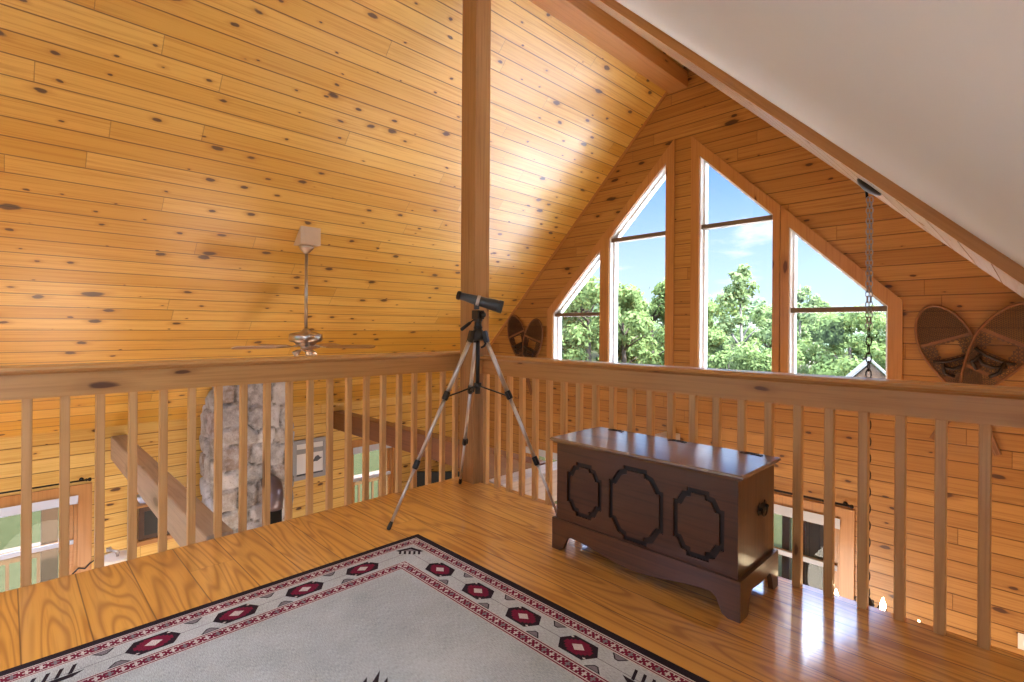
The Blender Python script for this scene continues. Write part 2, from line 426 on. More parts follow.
def rug_mat(name, c, amt=.14):
    N = NT(name)
    uv = N.n('ShaderNodeUVMap'); S = N.sep(uv.outputs[0])
    a = N.noise(N.comb(N.math('MULTIPLY', S[0], 60.), N.math('MULTIPLY', S[1], 420.), 0.), 1., 3., .7)
    b = N.noise(N.comb(N.math('MULTIPLY', S[0], 3.), N.math('MULTIPLY', S[1], 3.), 0.), 1., 3., .6)
    f = N.math('ADD', N.math('MULTIPLY', a, .7), N.math('MULTIPLY', b, .3))
    dk = tuple(x * (1 - amt * 3) for x in c[:3]) + (1.,); lt = tuple(min(1, x * (1 + amt * 2)) for x in c[:3]) + (1.,)
    return N.finish(N.bsdf(N.mix(N.step(f, .3, .7), dk, lt), .95, normal=N.bump(a, .6, .003), spec=.15))
R_FIELD = rug_mat('rug_grey_weave', lin(180, 186, 188))
R_DARK = rug_mat('rug_black_weave', lin(44, 34, 42))
R_RED = rug_mat('rug_burgundy_weave', lin(120, 30, 56))
R_PALE = rug_mat('rug_pale_weave', lin(206, 196, 192))
R_GREY = rug_mat('rug_mid_grey_weave', lin(128, 120, 126))
R_MOT = rug_mat('rug_border_weave', lin(188, 192, 193))

# ------------------------------------------------------------------ the place (metres; loft floor is z = 0)
GY = 5.562            # inner face of the gable wall
WX = -6.948           # inner face of the left eave wall
EX = 1.186            # inner face of the right eave wall
XR, ZR = -2.881, 4.188   # ridge
ZF = -2.6             # lower floor
BACK = -3.4
cl = ZR - XR          # left slope: z = cl + x
cr = ZR + XR          # right slope: z = cr - x
r2 = math.sqrt(.5)

# loft floor
mb = MB()
x0, x1, y0, y1 = -3.244, EX, BACK, 2.691
mb.face([(x0, y0, 0), (x1, y0, 0), (x1, y1, 0), (x0, y1, 0)], [(x0, y0 + .155), (x1, y0 + .155), (x1, y1 + .155), (x0, y1 + .155)])
T = -.26
for a, b in (((x0, y1), (x0, y0)), ((x1, y1), (x0, y1)), ((x1, y0), (x1, y1)), ((x0, y0), (x1, y0))):
    mb.face([(b[0], b[1], 0), (a[0], a[1], 0), (a[0], a[1], T), (b[0], b[1], T)], None, 1)
mb.face([(x0, y1, T), (x1, y1, T), (x1, y0, T), (x0, y0, T)], [(0, 0)] * 4, 2)
fl = struct(mb.build('floor', [M['floor'], M['trim'], M['drywall']]), 'orange wide-plank loft floor, glossy')
# lower floor
mb = MB(); mb.box((WX - .15, BACK, ZF - .15), (EX + .15, GY + .15, ZF), axis=(0, 1, 0))
struct(mb.build('floor_lower', M['low_floor']), 'floor of the great room below')

# ceilings
def slope(name, pts_in, mat, thick, label):
    mb = MB()
    P = [Vector(p) for p in pts_in]
    n = (P[1] - P[0]).cross(P[2] - P[0]).normalized()
    if n.z > 0: n = -n
    back = [p - n * thick for p in P]
    def uv(p): 
        return (p.y, (p.z if True else 0) / r2)
    mb.face(P, [uv(p) for p in P]); mb.face(back[::-1], [uv(p) for p in back[::-1]])
    for k in range(len(P)):
        q = (k + 1) % len(P)
        mb.face([P[q], P[k], back[k], back[q]], None)
    return struct(mb.build(name, mat), label)
slope('ceiling', [(WX - .4, BACK, cl + WX - .4), (WX - .4, GY + .6, cl + WX - .4), (-2.8195, GY + .6, cl - 2.8195), (-2.8195, BACK, cl - 2.8195)], M['ceiling'], .2, 'sloping knotty pine ceiling above the fan')
cr2 = 1.43
slope('ceiling_right', [(-2.8195, 2.6, cr2 + 2.8195), (-2.8195, GY + .6, cr2 + 2.8195), (EX + .4, GY + .6, cr2 - EX - .4), (EX + .4, 2.6, cr2 - EX - .4)], M['ceiling'], .2, 'narrow strip of pine ceiling beyond the drywall slope')
cd = 1.412; cs_ = 1.351
DY = .30; DX = -1.0      # shed dormer behind the viewpoint
slope('ceiling_loft', [(XR, BACK, cd - XR), (XR, 2.56, cd - XR), (EX + .15, 2.56, cd - EX - .15), (EX + .15, DY, cd - EX - .15), (DX, DY, cd - DX), (DX, BACK, cd - DX)], M['drywall'], .12, 'painted drywall slope over the loft')
mb = MB(); mb.box((DX, BACK, cd - DX), (EX + .3, DY + .1, cd - DX + .12)); struct(mb.build('ceiling_dormer', M['drywall']), 'flat dormer ceiling')
mb = MB(); mb.prism([(DX, cd - DX), (EX + .15, cd - EX - .15), (EX + .15, cd - DX)], lambda a, b, t: (a, t, b), DY, DY + .1); struct(mb.build('wall_dormer', M['drywall']), 'dormer cheek wall')
mb = MB(); q = [(BACK, 0), (DY, 0), (DY, cd - DX), (BACK, cd - DX)]; hl = [[(-3.1, .75), (-1.65, .75), (-1.65, 2.25), (-3.1, 2.25)], [(-1.5, .75), (.1, .75), (.1, 2.25), (-1.5, 2.25)]]
mb.prism(q, lambda a, b, t: (t, a, b), EX, EX + .15, holes=hl); struct(mb.build('wall_east', M['drywall']), 'dormer window wall')
for k, h in enumerate(hl):
    mb = MB(); i = [(h[0][0] + .05, h[0][1] + .05), (h[1][0] - .05, h[1][1] + .05), (h[2][0] - .05, h[2][1] - .05), (h[3][0] + .05, h[3][1] - .05)]
    mb.prism(h, lambda a, b, t: (t, a, b), EX + .05, EX + .1, holes=[i]); w = struct(mb.build('window_%d' % (9 + k), M['vinyl']), 'dormer window')
    mb = MB(); mb.prism(i, lambda a, b, t: (t, a, b), EX + .07, EX + .074); mb.build('pane', M['glass'], w)
mb = MB(); mb.prism([(-3.244, ZF), (EX + .15, ZF), (EX + .15, cd - DX), (DX, cd - DX), (XR, cd - XR), (-3.244, cd - XR - .3)], lambda a, b, t: (a, t, b), BACK - .1, BACK)
struct(mb.build('wall_back', M['drywall']), 'painted wall at the back of the loft')

# gable rake board at the end of the loft ceiling
mb = MB()
mb.prism([(XR + .11, cs_ - XR - .11), (XR + .11, cd - XR), (EX, cd - EX + .05), (EX, cs_ - EX)], lambda a, b, t: (a, t, b), 2.56, 2.60, axis=(r2, -r2))
struct(mb.build('trim_1', M['trim'], bevel=.004), 'pine board edging the drywall slope')
# boarded soffit behind that board, window sheen put into its colour
slope('ceiling_soffit', [(XR + .11, 2.6, cs_ - XR - .11), (XR + .11, 3.7, cs_ - XR - .11), (EX, 3.7, cs_ - EX), (EX, 2.6, cs_ - EX)], M['soffit'], .05, 'pine soffit paled for window sheen along the end of the drywall slope')
# ridge beam
mb = MB(); mb.box((XR - .125, BACK, 3.985), (XR + .105, GY, ZR - .02))
rb = tag(mb.build('ridge_beam', M['trim'], bevel=.006), 'boxed pine ridge beam under the ceiling peak', 'beam')

# ---- gable wall with its openings
AX = -2.835
def rk(x): return (6.215 + x) if x < AX else (.545 - x)      # rake line of the big windows
SILL = .55
UP = [(-4.79, -3.966), (-3.839, -3.03), (-2.63, -1.84), (-1.698, -.88)]
upper = [[(a, SILL), (b, SILL), (b, rk(b)), (a, rk(a))] for a, b in UP]
LZ0, LZ1 = -1.62, -.56
lowG = [(-5.27, -4.47), (-2.05, -1.235)]
holes = upper + [[(a, LZ0), (b, LZ0), (b, LZ1), (a, LZ1)] for a, b in lowG]
mb = MB()
out = [(WX - .15, ZF), (EX + .15, ZF), (EX + .15, cr2 - EX - .15), ((cr2 - cl) / 2, (cr2 + cl) / 2), (WX - .15, cl + WX - .15)]
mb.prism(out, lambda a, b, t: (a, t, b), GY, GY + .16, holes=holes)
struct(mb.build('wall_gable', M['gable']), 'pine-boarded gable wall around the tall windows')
# eave walls
lowL = [(-.62, .544), (3.603, 4.305)]
PICW = None
mb = MB()
out = [(BACK, ZF), (GY, ZF), (GY, cl + WX), (BACK, cl + WX)]
mb.prism(out, lambda a, b, t: (t, a, b), WX - .16, WX, holes=[[(a, LZ0), (b, LZ0), (b, LZ1), (a, LZ1)] for a, b in lowL])
struct(mb.build('wall_left', M['wall']), 'pine-boarded eave wall of the room below')
mb = MB(); hr = [[(2.95, -2.5), (5.25, -2.5), (5.25, -.42), (2.95, -.42)]]  # unseen door opening, added to let sun into the lower room
mb.prism([(BACK, ZF), (GY, ZF), (GY, cr2 - EX), (DY, cr2 - EX), (DY, 0), (BACK, 0)], lambda a, b, t: (t, a, b), EX, EX + .16, holes=hr)
struct(mb.build('wall_right', M['wall']), 'eave wall beside the loft')
h = hr[0]; i = [(h[0][0] + .08, h[0][1] + .08), (h[1][0] - .08, h[1][1] + .08), (h[2][0] - .08, h[2][1] - .08), (h[3][0] + .08, h[3][1] - .08)]; ym = 4.1
ia = [(i[0][0], i[0][1]), (ym - .05, i[0][1]), (ym - .05, i[2][1]), (i[0][0], i[2][1])]; ib = [(ym + .05, i[0][1]), (i[1][0], i[0][1]), (i[1][0], i[2][1]), (ym + .05, i[2][1])]
mb = MB(); mb.prism(h, lambda a, b, t: (t, a, b), EX + .04, EX + .12, holes=[ia, ib]); w = struct(mb.build('added_door_1', M['vinyl']), 'added unseen glazed patio door lighting the lower room')
for q in (ia, ib):
    mb = MB(); mb.prism(q, lambda a, b, t: (t, a, b), EX + .07, EX + .076); mb.build('pane', M['glass'], w)

# thin cover strip where the slope meets the gable
mb = MB()
mb.bar((WX, GY - .006, cl + WX - .02), (XR, GY - .006, ZR - .02), .012, .035, up=(1, 0, -1))
struct(mb.build('trim_2', M['trim']), 'thin pine strip where ceiling meets gable wall')

# ---- windows
def inset(poly, d):
    """shrink a convex ccw polygon by per-edge distances d"""
    n = len(poly); L = []
    for k in range(n):
        p = Vector(poly[k] + (0,)); q = Vector(poly[(k + 1) % n] + (0,)); e = (q - p).normalized()
        nn = Vector((-e.y, e.x, 0)); dd = d[k] if isinstance(d, (list, tuple)) else d
        L.append((p + nn * dd, e))
    res = []
    for k in range(n):
        p, e = L[k - 1]; q, g = L[k]
        den = e.x * g.y - e.y * g.x
        t = ((q.x - p.x) * g.y - (q.y - p.y) * g.x) / den
        res.append((p.x + e.x * t, p.y + e.y * t))
    return res
def gable3(a, b, t): return (a, t, b)
casd = [[.10, .063, .10, .10], [.10, .10, .10, .063], [.10, .063, .10, .09], [.10, .10, .10, .071]]
for i, ((a, b), poly) in enumerate(zip(UP, upper)):
    # vinyl frame, recessed towards the outside; wood liner on the inside half
    mb = MB(); mb.prism(poly, gable3, GY + .075, GY + .15, holes=[inset(poly, .032)])
    w = struct(mb.build('window_%d' % (i + 1), M['vinyl'], bevel=.004))
    w['label'] = ['lowest window of the gable, beside the small snowshoes', 'tall window left of the central pier', 'tall window right of the central pier', 'lowest window of the gable, behind the hanging chain'][i]
    mb = MB(); mb.prism(poly, gable3, GY + .002, GY + .078, holes=[inset(poly, .014)])
    mb.build('jamb_liner', M['vinyl'], w)
    mb = MB(); mb.prism(inset(poly, [-q for q in casd[i]]), gable3, GY - .022, GY + .004, holes=[inset(poly, .004)], axis=(0, 1))
    mb.build('casing', M['trim'], w, bevel=.003)
    zb = min(rk(a), rk(b)) - .02
    ins = inset(poly, .028)
    mb = MB(); mb.box((a + .012, GY + .02, zb - .028), (b - .012, GY + .12, zb + .022)); mb.build('transom_bar', M['bar'], w, bevel=.004)
    lo = [(a + .03, SILL + .03), (b - .03, SILL + .03), (b - .03, zb - .02), (a + .03, zb - .02)]
    hi = [(a + .03, zb + .015), (b - .03, zb + .015), (b - .03, rk(b) - .045), (a + .03, rk(a) - .045)]
    if rk(a) < rk(b): hi = [(a + .03, zb + .015), (b - .03, zb + .015), (b - .03, rk(b) - .06)]
    else: hi = [(a + .03, zb + .015), (b - .03, zb + .015), (a + .03, rk(a) - .06)]
    for q in (lo, hi):
        mb = MB(); mb.prism(q, gable3, GY + .105, GY + .109); mb.build('pane', M['glass'], w)

def double_hung(name, a, b, to3, label, shade=True):
    """to3(across, z, outward) with 0 = inner wall face"""
    z0, z1 = LZ0, LZ1; zm = -1.06
    poly = [(a, z0), (b, z0), (b, z1), (a, z1)]
    mb = MB(); mb.prism(poly, to3, .02, .15, holes=[inset(poly, .03)])
    w = struct(mb.build(name, M['trim'], bevel=.003), label)
    mb = MB(); mb.prism(inset(poly, -.11), to3, -.022, .004, holes=[inset(poly, .004)], axis=(0, 1)); mb.build('casing', M['trim'], w, bevel=.003)
    for nm, zz0, zz1, t in (('upper_sash', zm - .02, z1 - .03, .1), ('lower_sash', z0 + .03, zm + .025, .065)):
        q = [(a + .03, zz0), (b - .03, zz0), (b - .03, zz1), (a + .03, zz1)]
        mb = MB(); mb.prism(q, to3, t - .015, t + .015, holes=[inset(q, .042)]); s = mb.build(nm, M['trim'], w, bevel=.003)
        q2 = inset(q, .04); mb = MB(); mb.prism(q2, to3, t - .002, t + .002); mb.build('pane', M['glass'], s)
    mb = MB(); q = [(a + .03, zm - .012), (b - .03, zm - .012), (b - .03, zm + .03), (a + .03, zm + .03)]
    mb.prism(q, to3, .042, .06); mb.build('meeting_rail', M['roller'], w, bevel=.003)
    if shade:
        mb = MB(); q = [(a + .005, z1 - .075), (b - .005, z1 - .075), (b - .005, z1 + .005), (a + .005, z1 + .005)]
        mb.prism(q, to3, -.045, .03); mb.build('roller_shade', M['roller'], w, bevel=.015, seg=3)
    return w
gl = lambda a, b, t: (a, GY + t, b)
ll = lambda a, b, t: (WX - t, a, b)
double_hung('window_5', -5.27, -4.47, gl, 'lower gable window seen past the corner post')
double_hung('window_6', -2.05, -1.235, gl, 'lower gable window seen behind the chest')
double_hung('window_7', -.62, .544, ll, 'eave wall window nearest the floor lamp')
double_hung('window_8', 3.603, 4.305, ll, 'eave wall window under the dark tie beam')

# ------------------------------------------------------------------ post
mb = MB(); mb.box((-3.178, 2.563, 0), (-3.007, 2.718, 3.885))
tag(mb.build('corner_post', M['post'], bevel=.006), 'square rough timber post rising at the corner of the loft', 'post')

# ------------------------------------------------------------------ railings
def rail_profile(h0, hg, h1, d):
    """cross-section (depth from front face, z), front = 0"""
    return [(0, h0), (d, h0), (d, hg), (d + .035, hg), (d + .042, hg + .01), (d + .042, h1 - .008), (d + .034, h1), (-.014, h1), (-.026, h1 - .007), (-.03, h1 - .017), (-.024, hg + .008), (-.010, hg + .003), (0, hg - .006)]
def extrude_profile(prof, to3, s0, s1, n=1):
    mb = MB(); N = len(prof); acc = 0
    for k in range(N):
        p, q = prof[k], prof[(k + 1) % N]
        L = math.hypot(q[0] - p[0], q[1] - p[1])
        mb.face([to3(p[0], p[1], s0), to3(q[0], q[1], s0), to3(q[0], q[1], s1), to3(p[0], p[1], s1)], [(s0, acc), (s0, acc + L), (s1, acc + L), (s1, acc)])
        acc += L
    tri = tessellate_polygon([[Vector((p[0], p[1], 0)) for p in prof]])
    for s in (s0, s1):
        for t in tri: mb.face([to3(prof[k][0], prof[k][1], s) for k in t])
    return mb
# along the left edge (runs in Y); front faces +X
rl = empty('railing', (-3.27, 1.0, -.16))
tag(rl, 'pine railing running from the corner post along the fan side of the loft', 'railing')
def par(o, p): 
    o.parent = p; o.matrix_parent_inverse = Matrix.Translation(-Vector(p.location)); return o
top = extrude_profile(rail_profile(.863, .980, 1.014, .08), lambda d, z, s: (-3.228 - d, s, z), -.75, 2.716).build('handrail', M['rail'])
par(top, rl)
for k in range(24):
    y = 2.594 - .1327 * k
    if k == 0: y = 2.590
    mb = MB(); mb.box((-3.284, y - .0185, -.16), (-3.247, y + .0185, .864))
    par(mb.build('baluster', M['baluster'], bevel=.003, seg=1), rl)
# along the gable side (runs in X); front faces -Y
rr_ = empty('railing', (-1.2, 2.654, 0))
tag(rr_, 'pine railing behind the chest, facing the gable windows', 'railing')
top = extrude_profile(rail_profile(.851, .960, .992, .085), lambda d, z, s: (s, 2.626 + d, z), -3.007, 1.1).build('handrail', M['rail'])
par(top, rr_)
mb = MB(); mb.box((-3.0065, 2.575, .852), (-2.972, 2.626, .955)); par(mb.build('bracket_block', M['rail'], bevel=.003), rr_)
bx = [-.118 - .1292 * k for k in range(23)] + [.011, .14, .27, .40]
for x in bx:
    if x < -2.985: continue
    mb = MB(); mb.box((x - .0185, 2.636, 0), (x + .0185, 2.673, .852))
    par(mb.build('baluster', M['baluster'], bevel=.003, seg=1), rr_)

# ------------------------------------------------------------------ tie beams and girder of the room below
mb = MB(); mb.box((WX, .81, -.235), (-3.26, .955, .015))
tag(mb.build('tie_beam', M['beam'], bevel=.012), 'pale rough tie beam beside the stone chimney, over the lamp', 'beam')
mb = MB(); mb.box((WX, 3.31, -.235), (-3.035, 3.46, .015))
tag(mb.build('tie_beam', M['beam_dark'], bevel=.008), 'dark tie beam seen just left of the corner post', 'beam')
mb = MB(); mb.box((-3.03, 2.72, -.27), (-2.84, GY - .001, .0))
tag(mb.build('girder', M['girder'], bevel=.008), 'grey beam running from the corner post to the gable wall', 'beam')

# ------------------------------------------------------------------ rug
def make_rug():
    X0, Y1 = -2.485, 1.703; LX, LY = 2.50, 3.5
    mats = [R_FIELD, R_DARK, R_RED, R_PALE, R_GREY, R_MOT]
    mb = MB(); ZT = .009
    lay = [0]
    def poly(pts, mi, z):
        # pts in (s: along +X from corner, t: along -Y from corner)
        P = [(X0 + a, Y1 - b, z) for a, b in pts]
        ar = sum(P[k][0] * P[(k + 1) % len(P)][1] - P[(k + 1) % len(P)][0] * P[k][1] for k in range(len(P)))
        if ar < 0: P = P[::-1]
        mb.face(P, [(p[0], p[1]) for p in P], mi)
    def frame(a, b, mi):
        # band between inset a and inset b
        o = (a, a, LX - a, LY - a); i = (b, b, LX - b, LY - b)
        poly([(o[0], o[1]), (o[2], o[1]), (i[2], i[1]), (i[0], i[1])], mi, ZT)
        poly([(o[2], o[1]), (o[2], o[3]), (i[2], i[3]), (i[2], i[1])], mi, ZT)
        poly([(o[2], o[3]), (o[0], o[3]), (i[0], i[3]), (i[2], i[3])], mi, ZT)
        poly([(o[0], o[3]), (o[0], o[1]), (i[0], i[1]), (i[0], i[3])], mi, ZT)
    bands = [(0, .036, 1), (.036, .042, 3), (.042, .047, 2), (.047, .052, 3), (.052, .086, 2), (.086, .091, 3), (.091, .096, 2), (.096, .102, 3),
             (.102, .243, 5), (.243, .247, 3), (.247, .253, 2), (.253, .258, 3), (.258, .292, 2), (.292, .297, 3), (.297, .303, 2), (.303, .307, 3)]
    for b in bands: frame(*b)
    poly([(.307, .307), (LX - .307, .307), (LX - .307, LY - .307), (.307, LY - .307)], 0, ZT)
    # edge and underside
    for a, b in (((0, 0), (LX, 0)), ((LX, 0), (LX, LY)), ((LX, LY), (0, LY)), ((0, LY), (0, 0))):
        mb.face([(X0 + a[0], Y1 - a[1], 0.0005), (X0 + b[0], Y1 - b[1], 0.0005), (X0 + b[0], Y1 - b[1], ZT), (X0 + a[0], Y1 - a[1], ZT)], None, 1)
    # two sides: side 0 along X (t inward = -Y), side 1 along Y
    for side in (0, 1):
        S = LX if side == 0 else LY
        m = (lambda s, t: (s, t)) if side == 0 else (lambda s, t: (t, s))
        def pp(pts, mi, z): poly([m(*p) for p in pts], mi, z)
        # chain bands: pale crosses on burgundy
        for t0, t1, s0 in ((.052, .086, .055), (.258, .292, .26)):
            s = s0; k = 0; tm = (t0 + t1) / 2; hw = (t1 - t0) / 2
            while s < S - s0:
                c = 4 if k % 3 == 2 else 3
                w = .011
                pp([(s - w, tm - .0035), (s + w, tm - .0035), (s + w, tm + .0035), (s - w, tm + .0035)], c, ZT + .0004)
                pp([(s - .004, tm - hw * .8), (s + .004, tm - hw * .8), (s + .004, tm + hw * .8), (s - .004, tm + hw * .8)], c, ZT + .0006)
                pp([(s + .0165, t0), (s + .0205, t0), (s + .0205, t0 + .009), (s + .0165, t0 + .009)], 3, ZT + .0004)
                pp([(s + .0165, t1 - .009), (s + .0205, t1 - .009), (s + .0205, t1), (s + .0165, t1)], 3, ZT + .0004)
                s += .037; k += 1
        tc = .1725
        n = 0; s = .443
        pp([(.2, tc - .0015), (S - .2, tc - .0015), (S - .2, tc + .0015), (.2, tc + .0015)], 4, ZT + .0003)
        while s < S - .3:
            tree = (n % 6 == 4)
            if not tree:
                def hexg(a, b, cut): return [(s - a, tc), (s - a + cut, tc - b), (s + a - cut, tc - b), (s + a, tc), (s + a - cut, tc + b), (s - a + cut, tc + b)]
                pp(hexg(.088, .052, .034), 1, ZT + .0006)
                # stepped burgundy field
                st = [(.062, .0), (.062, .012), (.050, .012), (.050, .023), (.039, .023), (.039, .032), (.025, .032), (.025, .041)]
                q1 = [(a, b) for a, b in st]; q2 = [(-a, b) for a, b in st[::-1]]; q3 = [(-a, -b) for a, b in st[1:]]; q4 = [(a, -b) for a, b in st[:0:-1]]
                pp([(s + a, tc + b) for a, b in q1 + q2 + q3 + q4], 2, ZT + .0009)
                pp([(s - .029, tc), (s, tc - .023), (s + .029, tc), (s, tc + .023)], 3, ZT + .0012)
                for sx in (-1, 1):
                    for sy in (-1, 1):
                        cx_, cy_ = s + sx * .056, tc + sy * .038
                        if sx * sy > 0: pp([(cx_ - .008, cy_), (cx_, cy_ - .005), (cx_ + .008, cy_), (cx_, cy_ + .005)], 3, ZT + .0011)
            else:
                for q in range(5):
                    o = -.07 + q * .035
                    pp([(s + o, tc - .045), (s + o + .012, tc - .045), (s + o + .03, tc + .01), (s + o + .018, tc + .01)], 1, ZT + .0006)
                pp([(s - .085, tc + .012), (s + .085, tc + .012), (s + .05, tc + .035), (s - .05, tc + .035)], 1, ZT + .0008)
            # small outlined triangles against the bands
            for d, t_, sg in ((.142, .104, 1), (.112, .241, -1)):
                ss = s + d
                if ss < S - .3:
                    pp([(ss - .035, t_), (ss + .035, t_), (ss + .008, t_ + sg * .03), (ss - .008, t_ + sg * .03)], 1, ZT + .0005)
                    pp([(ss - .026, t_ + sg * .003), (ss + .026, t_ + sg * .003), (ss + .006, t_ + sg * .025), (ss - .006, t_ + sg * .025)], 4, ZT + .0008)
            s += .286; n += 1
    # corner motif (little stepped bird) and the first steps of the centre medallion
    c = .165
    def dg(pts, mi, z): poly([(c + (a + b) * r2, c + (-a + b) * r2) for a, b in pts], mi, z)
    for q in range(5):
        o = -.05 + q * .025
        dg([(o - .006, -.005), (o + .006, -.005), (o + .012, .035), (o, .035)], 1, ZT + .0006)
    dg([(-.075, -.004), (0, -.05), (.075, -.004), (.055, .006), (0, -.028), (-.055, .006)], 1, ZT + .0008)
    dg([(-.05, -.002), (0, -.026), (.05, -.002)], 4, ZT + .0007)
    mx, my = .885, .755
    for q in range(7):
        o = -.105 + q * .035
        hh = .05 if q in (2, 4) else (.075 if q == 3 else .03)
        dg2 = [(mx + (o - .017) * r2 + .09, my + -(o - .017) * r2 + .09), (mx + o * r2 + (.09 - hh) , my - o * r2 + (.09 - hh)), (mx + (o + .017) * r2 + .09, my - (o + .017) * r2 + .09)]
        poly(dg2, 1, ZT + .0006)
    poly([(mx + -.13 * r2 + .088, my + .13 * r2 + .088), (mx + .13 * r2 + .088, my - .13 * r2 + .088), (mx + .5, my + .05), (mx + .5, my + .5), (mx + .05, my + .5)], 1, ZT + .0005)
    poly([(mx + .16, my + .12), (mx + .44, my + .12), (mx + .44, my + .44), (mx + .16, my + .44)], 2, ZT + .0008)
    return tag(mb.build('area_rug', mats, weld=False), 'grey woven rug with burgundy diamonds and a black border on the loft floor', 'rug')
make_rug()

# ------------------------------------------------------------------ blanket chest
def make_chest():
    X0, X1, YF, YB = -1.842, -.828, 2.142, 2.59
    ch = empty('blanket_chest', ((X0 + X1) / 2, (YF + YB) / 2, 0))
    tag(ch, 'dark brown wooden blanket chest with three carved panels, against the railing', 'chest')
    P = lambda o: par(o, ch)
    in_ = .018
    bx0, bx1, byf, byb = X0 + in_, X1 - in_, YF + in_, YB - .01
    # case: inner core box + front board with routed outlines
    mb = MB(); mb.box((bx0, byf + .014, .10), (bx1, byb, .578), axis=(1, 0, 0)); P(mb.build('case', M['chest']))
    def carve(cx, cz, w, h, c, n):
        a, b = w / 2, h / 2; pts = []
        for sx, sz in ((1, 1), (-1, 1), (-1, -1), (1, -1)):
            q = [(a, b - c), (a - n, b - c), (a - c * .62, b - c * .36), (a - c, b - n), (a - c, b)]
            q = [(cx + sx * x, cz + sz * z) for x, z in q]
            pts += q if sx * sz > 0 else q[::-1]
        return pts
    specs = [(-1.642, .352, .225, .285, .062), (-1.335, .352, .30, .365, .085), (-1.020, .350, .235, .305, .066)]
    outs = [carve(cx, cz, w, h, c, .018) for cx, cz, w, h, c in specs]
    ins = [carve(cx, cz, w - .046, h - .046, c - .004, .018) for cx, cz, w, h, c in specs]
    mb = MB(); to3 = lambda a, b, t: (a, t, b)
    mb.prism([(bx0, .10), (bx1, .10), (bx1, .578), (bx0, .578)], to3, byf, byf + .0145, holes=outs)
    P(mb.build('front_board', M['chest'], bevel=.0025, seg=1))
    for k, (o, i) in enumerate(zip(outs, ins)):
        mb = MB(); mb.prism(i, to3, byf + .001, byf + .0145); pn = P(mb.build('carved_panel', M['chest'], bevel=.003, seg=1))
        mb = MB(); mb.prism(o, to3, byf + .0115, byf + .0148, holes=[i]); g = mb.build('groove', M['chest_dark'])
        g.parent = pn
    # lid with moulded edge
    prof = [(0.0, .578), (0.012, .578), (.016, .584), (.024, .588), (.030, .594), (.030, .600), (.024, .606)]
    mb = MB()
    lx0, lx1, lyf, lyb = bx0, bx1, byf, byb
    ring = lambda d, z: [(lx0 - d, lyf - d, z), (lx1 + d, lyf - d, z), (lx1 + d, lyb + .0, z), (lx0 - d, lyb + .0, z)]
    for k in range(len(prof) - 1):
        a, b = ring(*prof[k]), ring(*prof[k + 1])
        for j in range(4):
            j2 = (j + 1) % 4
            if (Vector(a[j]) - Vector(b[j])).length < 1e-6: continue
            mb.face([a[j], a[j2], b[j2], b[j]], None)
    t = ring(.024, .606); mb.face(t, [(p[0], p[1]) for p in t]); t = ring(0, .578); mb.face(t[::-1])
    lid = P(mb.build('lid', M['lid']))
    # three strap hinges let into the lid
    for hx in (-1.70, -1.315, -.935):
        mb = MB(); hy = 2.545
        mb.box((hx - .042, hy - .004, .604), (hx + .042, hy + .012, .609))
        for s in (-1, 1):
            mb.prism([(hx + s * .012, hy - .002), (hx + s * .05, hy - .016), (hx + s * .036, hy - .004), (hx + s * .05, hy + .006)], lambda a, b, t: (a, b, t), .606, .610)
        mb.tube([(hx - .03, hy + .010, .609), (hx + .03, hy + .010, .609)], .004, 8)
        for s in (-.03, 0, .03): mb.lathe([(.004, 0), (.003, .0025), (0, .003)], (hx + s, hy, .609), n=8)
        o = mb.build('hinge', M['iron']); o.parent = lid
    # bracket base: shaped aprons
    def curve(L, foot=.085, arch=.088, mid=.044):
        pts = []
        n = 40
        for k in range(n + 1):
            s = k / n * L; d = min(s, L - s); h = L / 2
            if d <= foot - .012: z = 0
            else:
                e = (d - (foot - .012)) / .05
                if e < 1: z = arch * math.sin(min(1, e) * PI / 2) ** .8
                else:
                    e2 = (d - foot - .038) / (h - foot - .038)
                    z = arch + (mid - arch) * (3 * e2 ** 2 - 2 * e2 ** 3)
            pts.append((s, z))
        return pts
    L = X1 - X0
    cv = curve(L)
    poly = [(X0 + s, z) for s, z in cv] + [(X1, .168), (X0, .168)]
    mb = MB(); mb.prism(poly, to3, YF, YF + .022); P(mb.build('base_apron', M['chest'], bevel=.003, seg=1))
    D = YB - YF
    cs = curve(D - .022, .075, .095, .088)
    for xx in (X0, X1 - .022):
        poly = [(YF + .022 + s, z) for s, z in cs] + [(YB, .168), (YF + .022, .168)]
        mb = MB(); mb.prism(poly, lambda a, b, t: (t, a, b), xx, xx + .022); P(mb.build('base_apron', M['chest'], bevel=.003, seg=1))
    mb = MB(); mb.box((X0 + .022, YB - .02, .06), (X1 - .022, YB - .012, .168)); P(mb.build('base_back', M['chest']))
    # bail handles on both ends
    for sx, xx in ((1, bx1), (-1, bx0)):
        hy, hz = 2.43, .397
        mb = MB()
        bat = [(0, .028), (.02, .022), (.03, .034), (.05, .022), (.058, 0), (.046, -.02), (.03, -.014), (.016, -.026), (0, -.018)]
        bp = bat + [(-a, b) for a, b in bat[-2:0:-1]]
        mb.prism([(hy + a, hz + b) for a, b in bp], lambda a, b, t: (t, a, b), xx, xx + sx * .003)
        mb.tube([(xx + sx * .012, hy + .036 * math.cos(q), hz + .004 - .034 * math.sin(q)) for q in [PI * k / 10 for k in range(11)]], .004, 8)
        for s in (-1, 1): mb.lathe([(.008, 0), (.008, .012), (.005, .017), (0, .018)], (xx, hy + s * .036, hz + .006), (sx, 0, 0), 10)
        P(mb.build('bail_handle', M['iron']))
    return ch
make_chest()

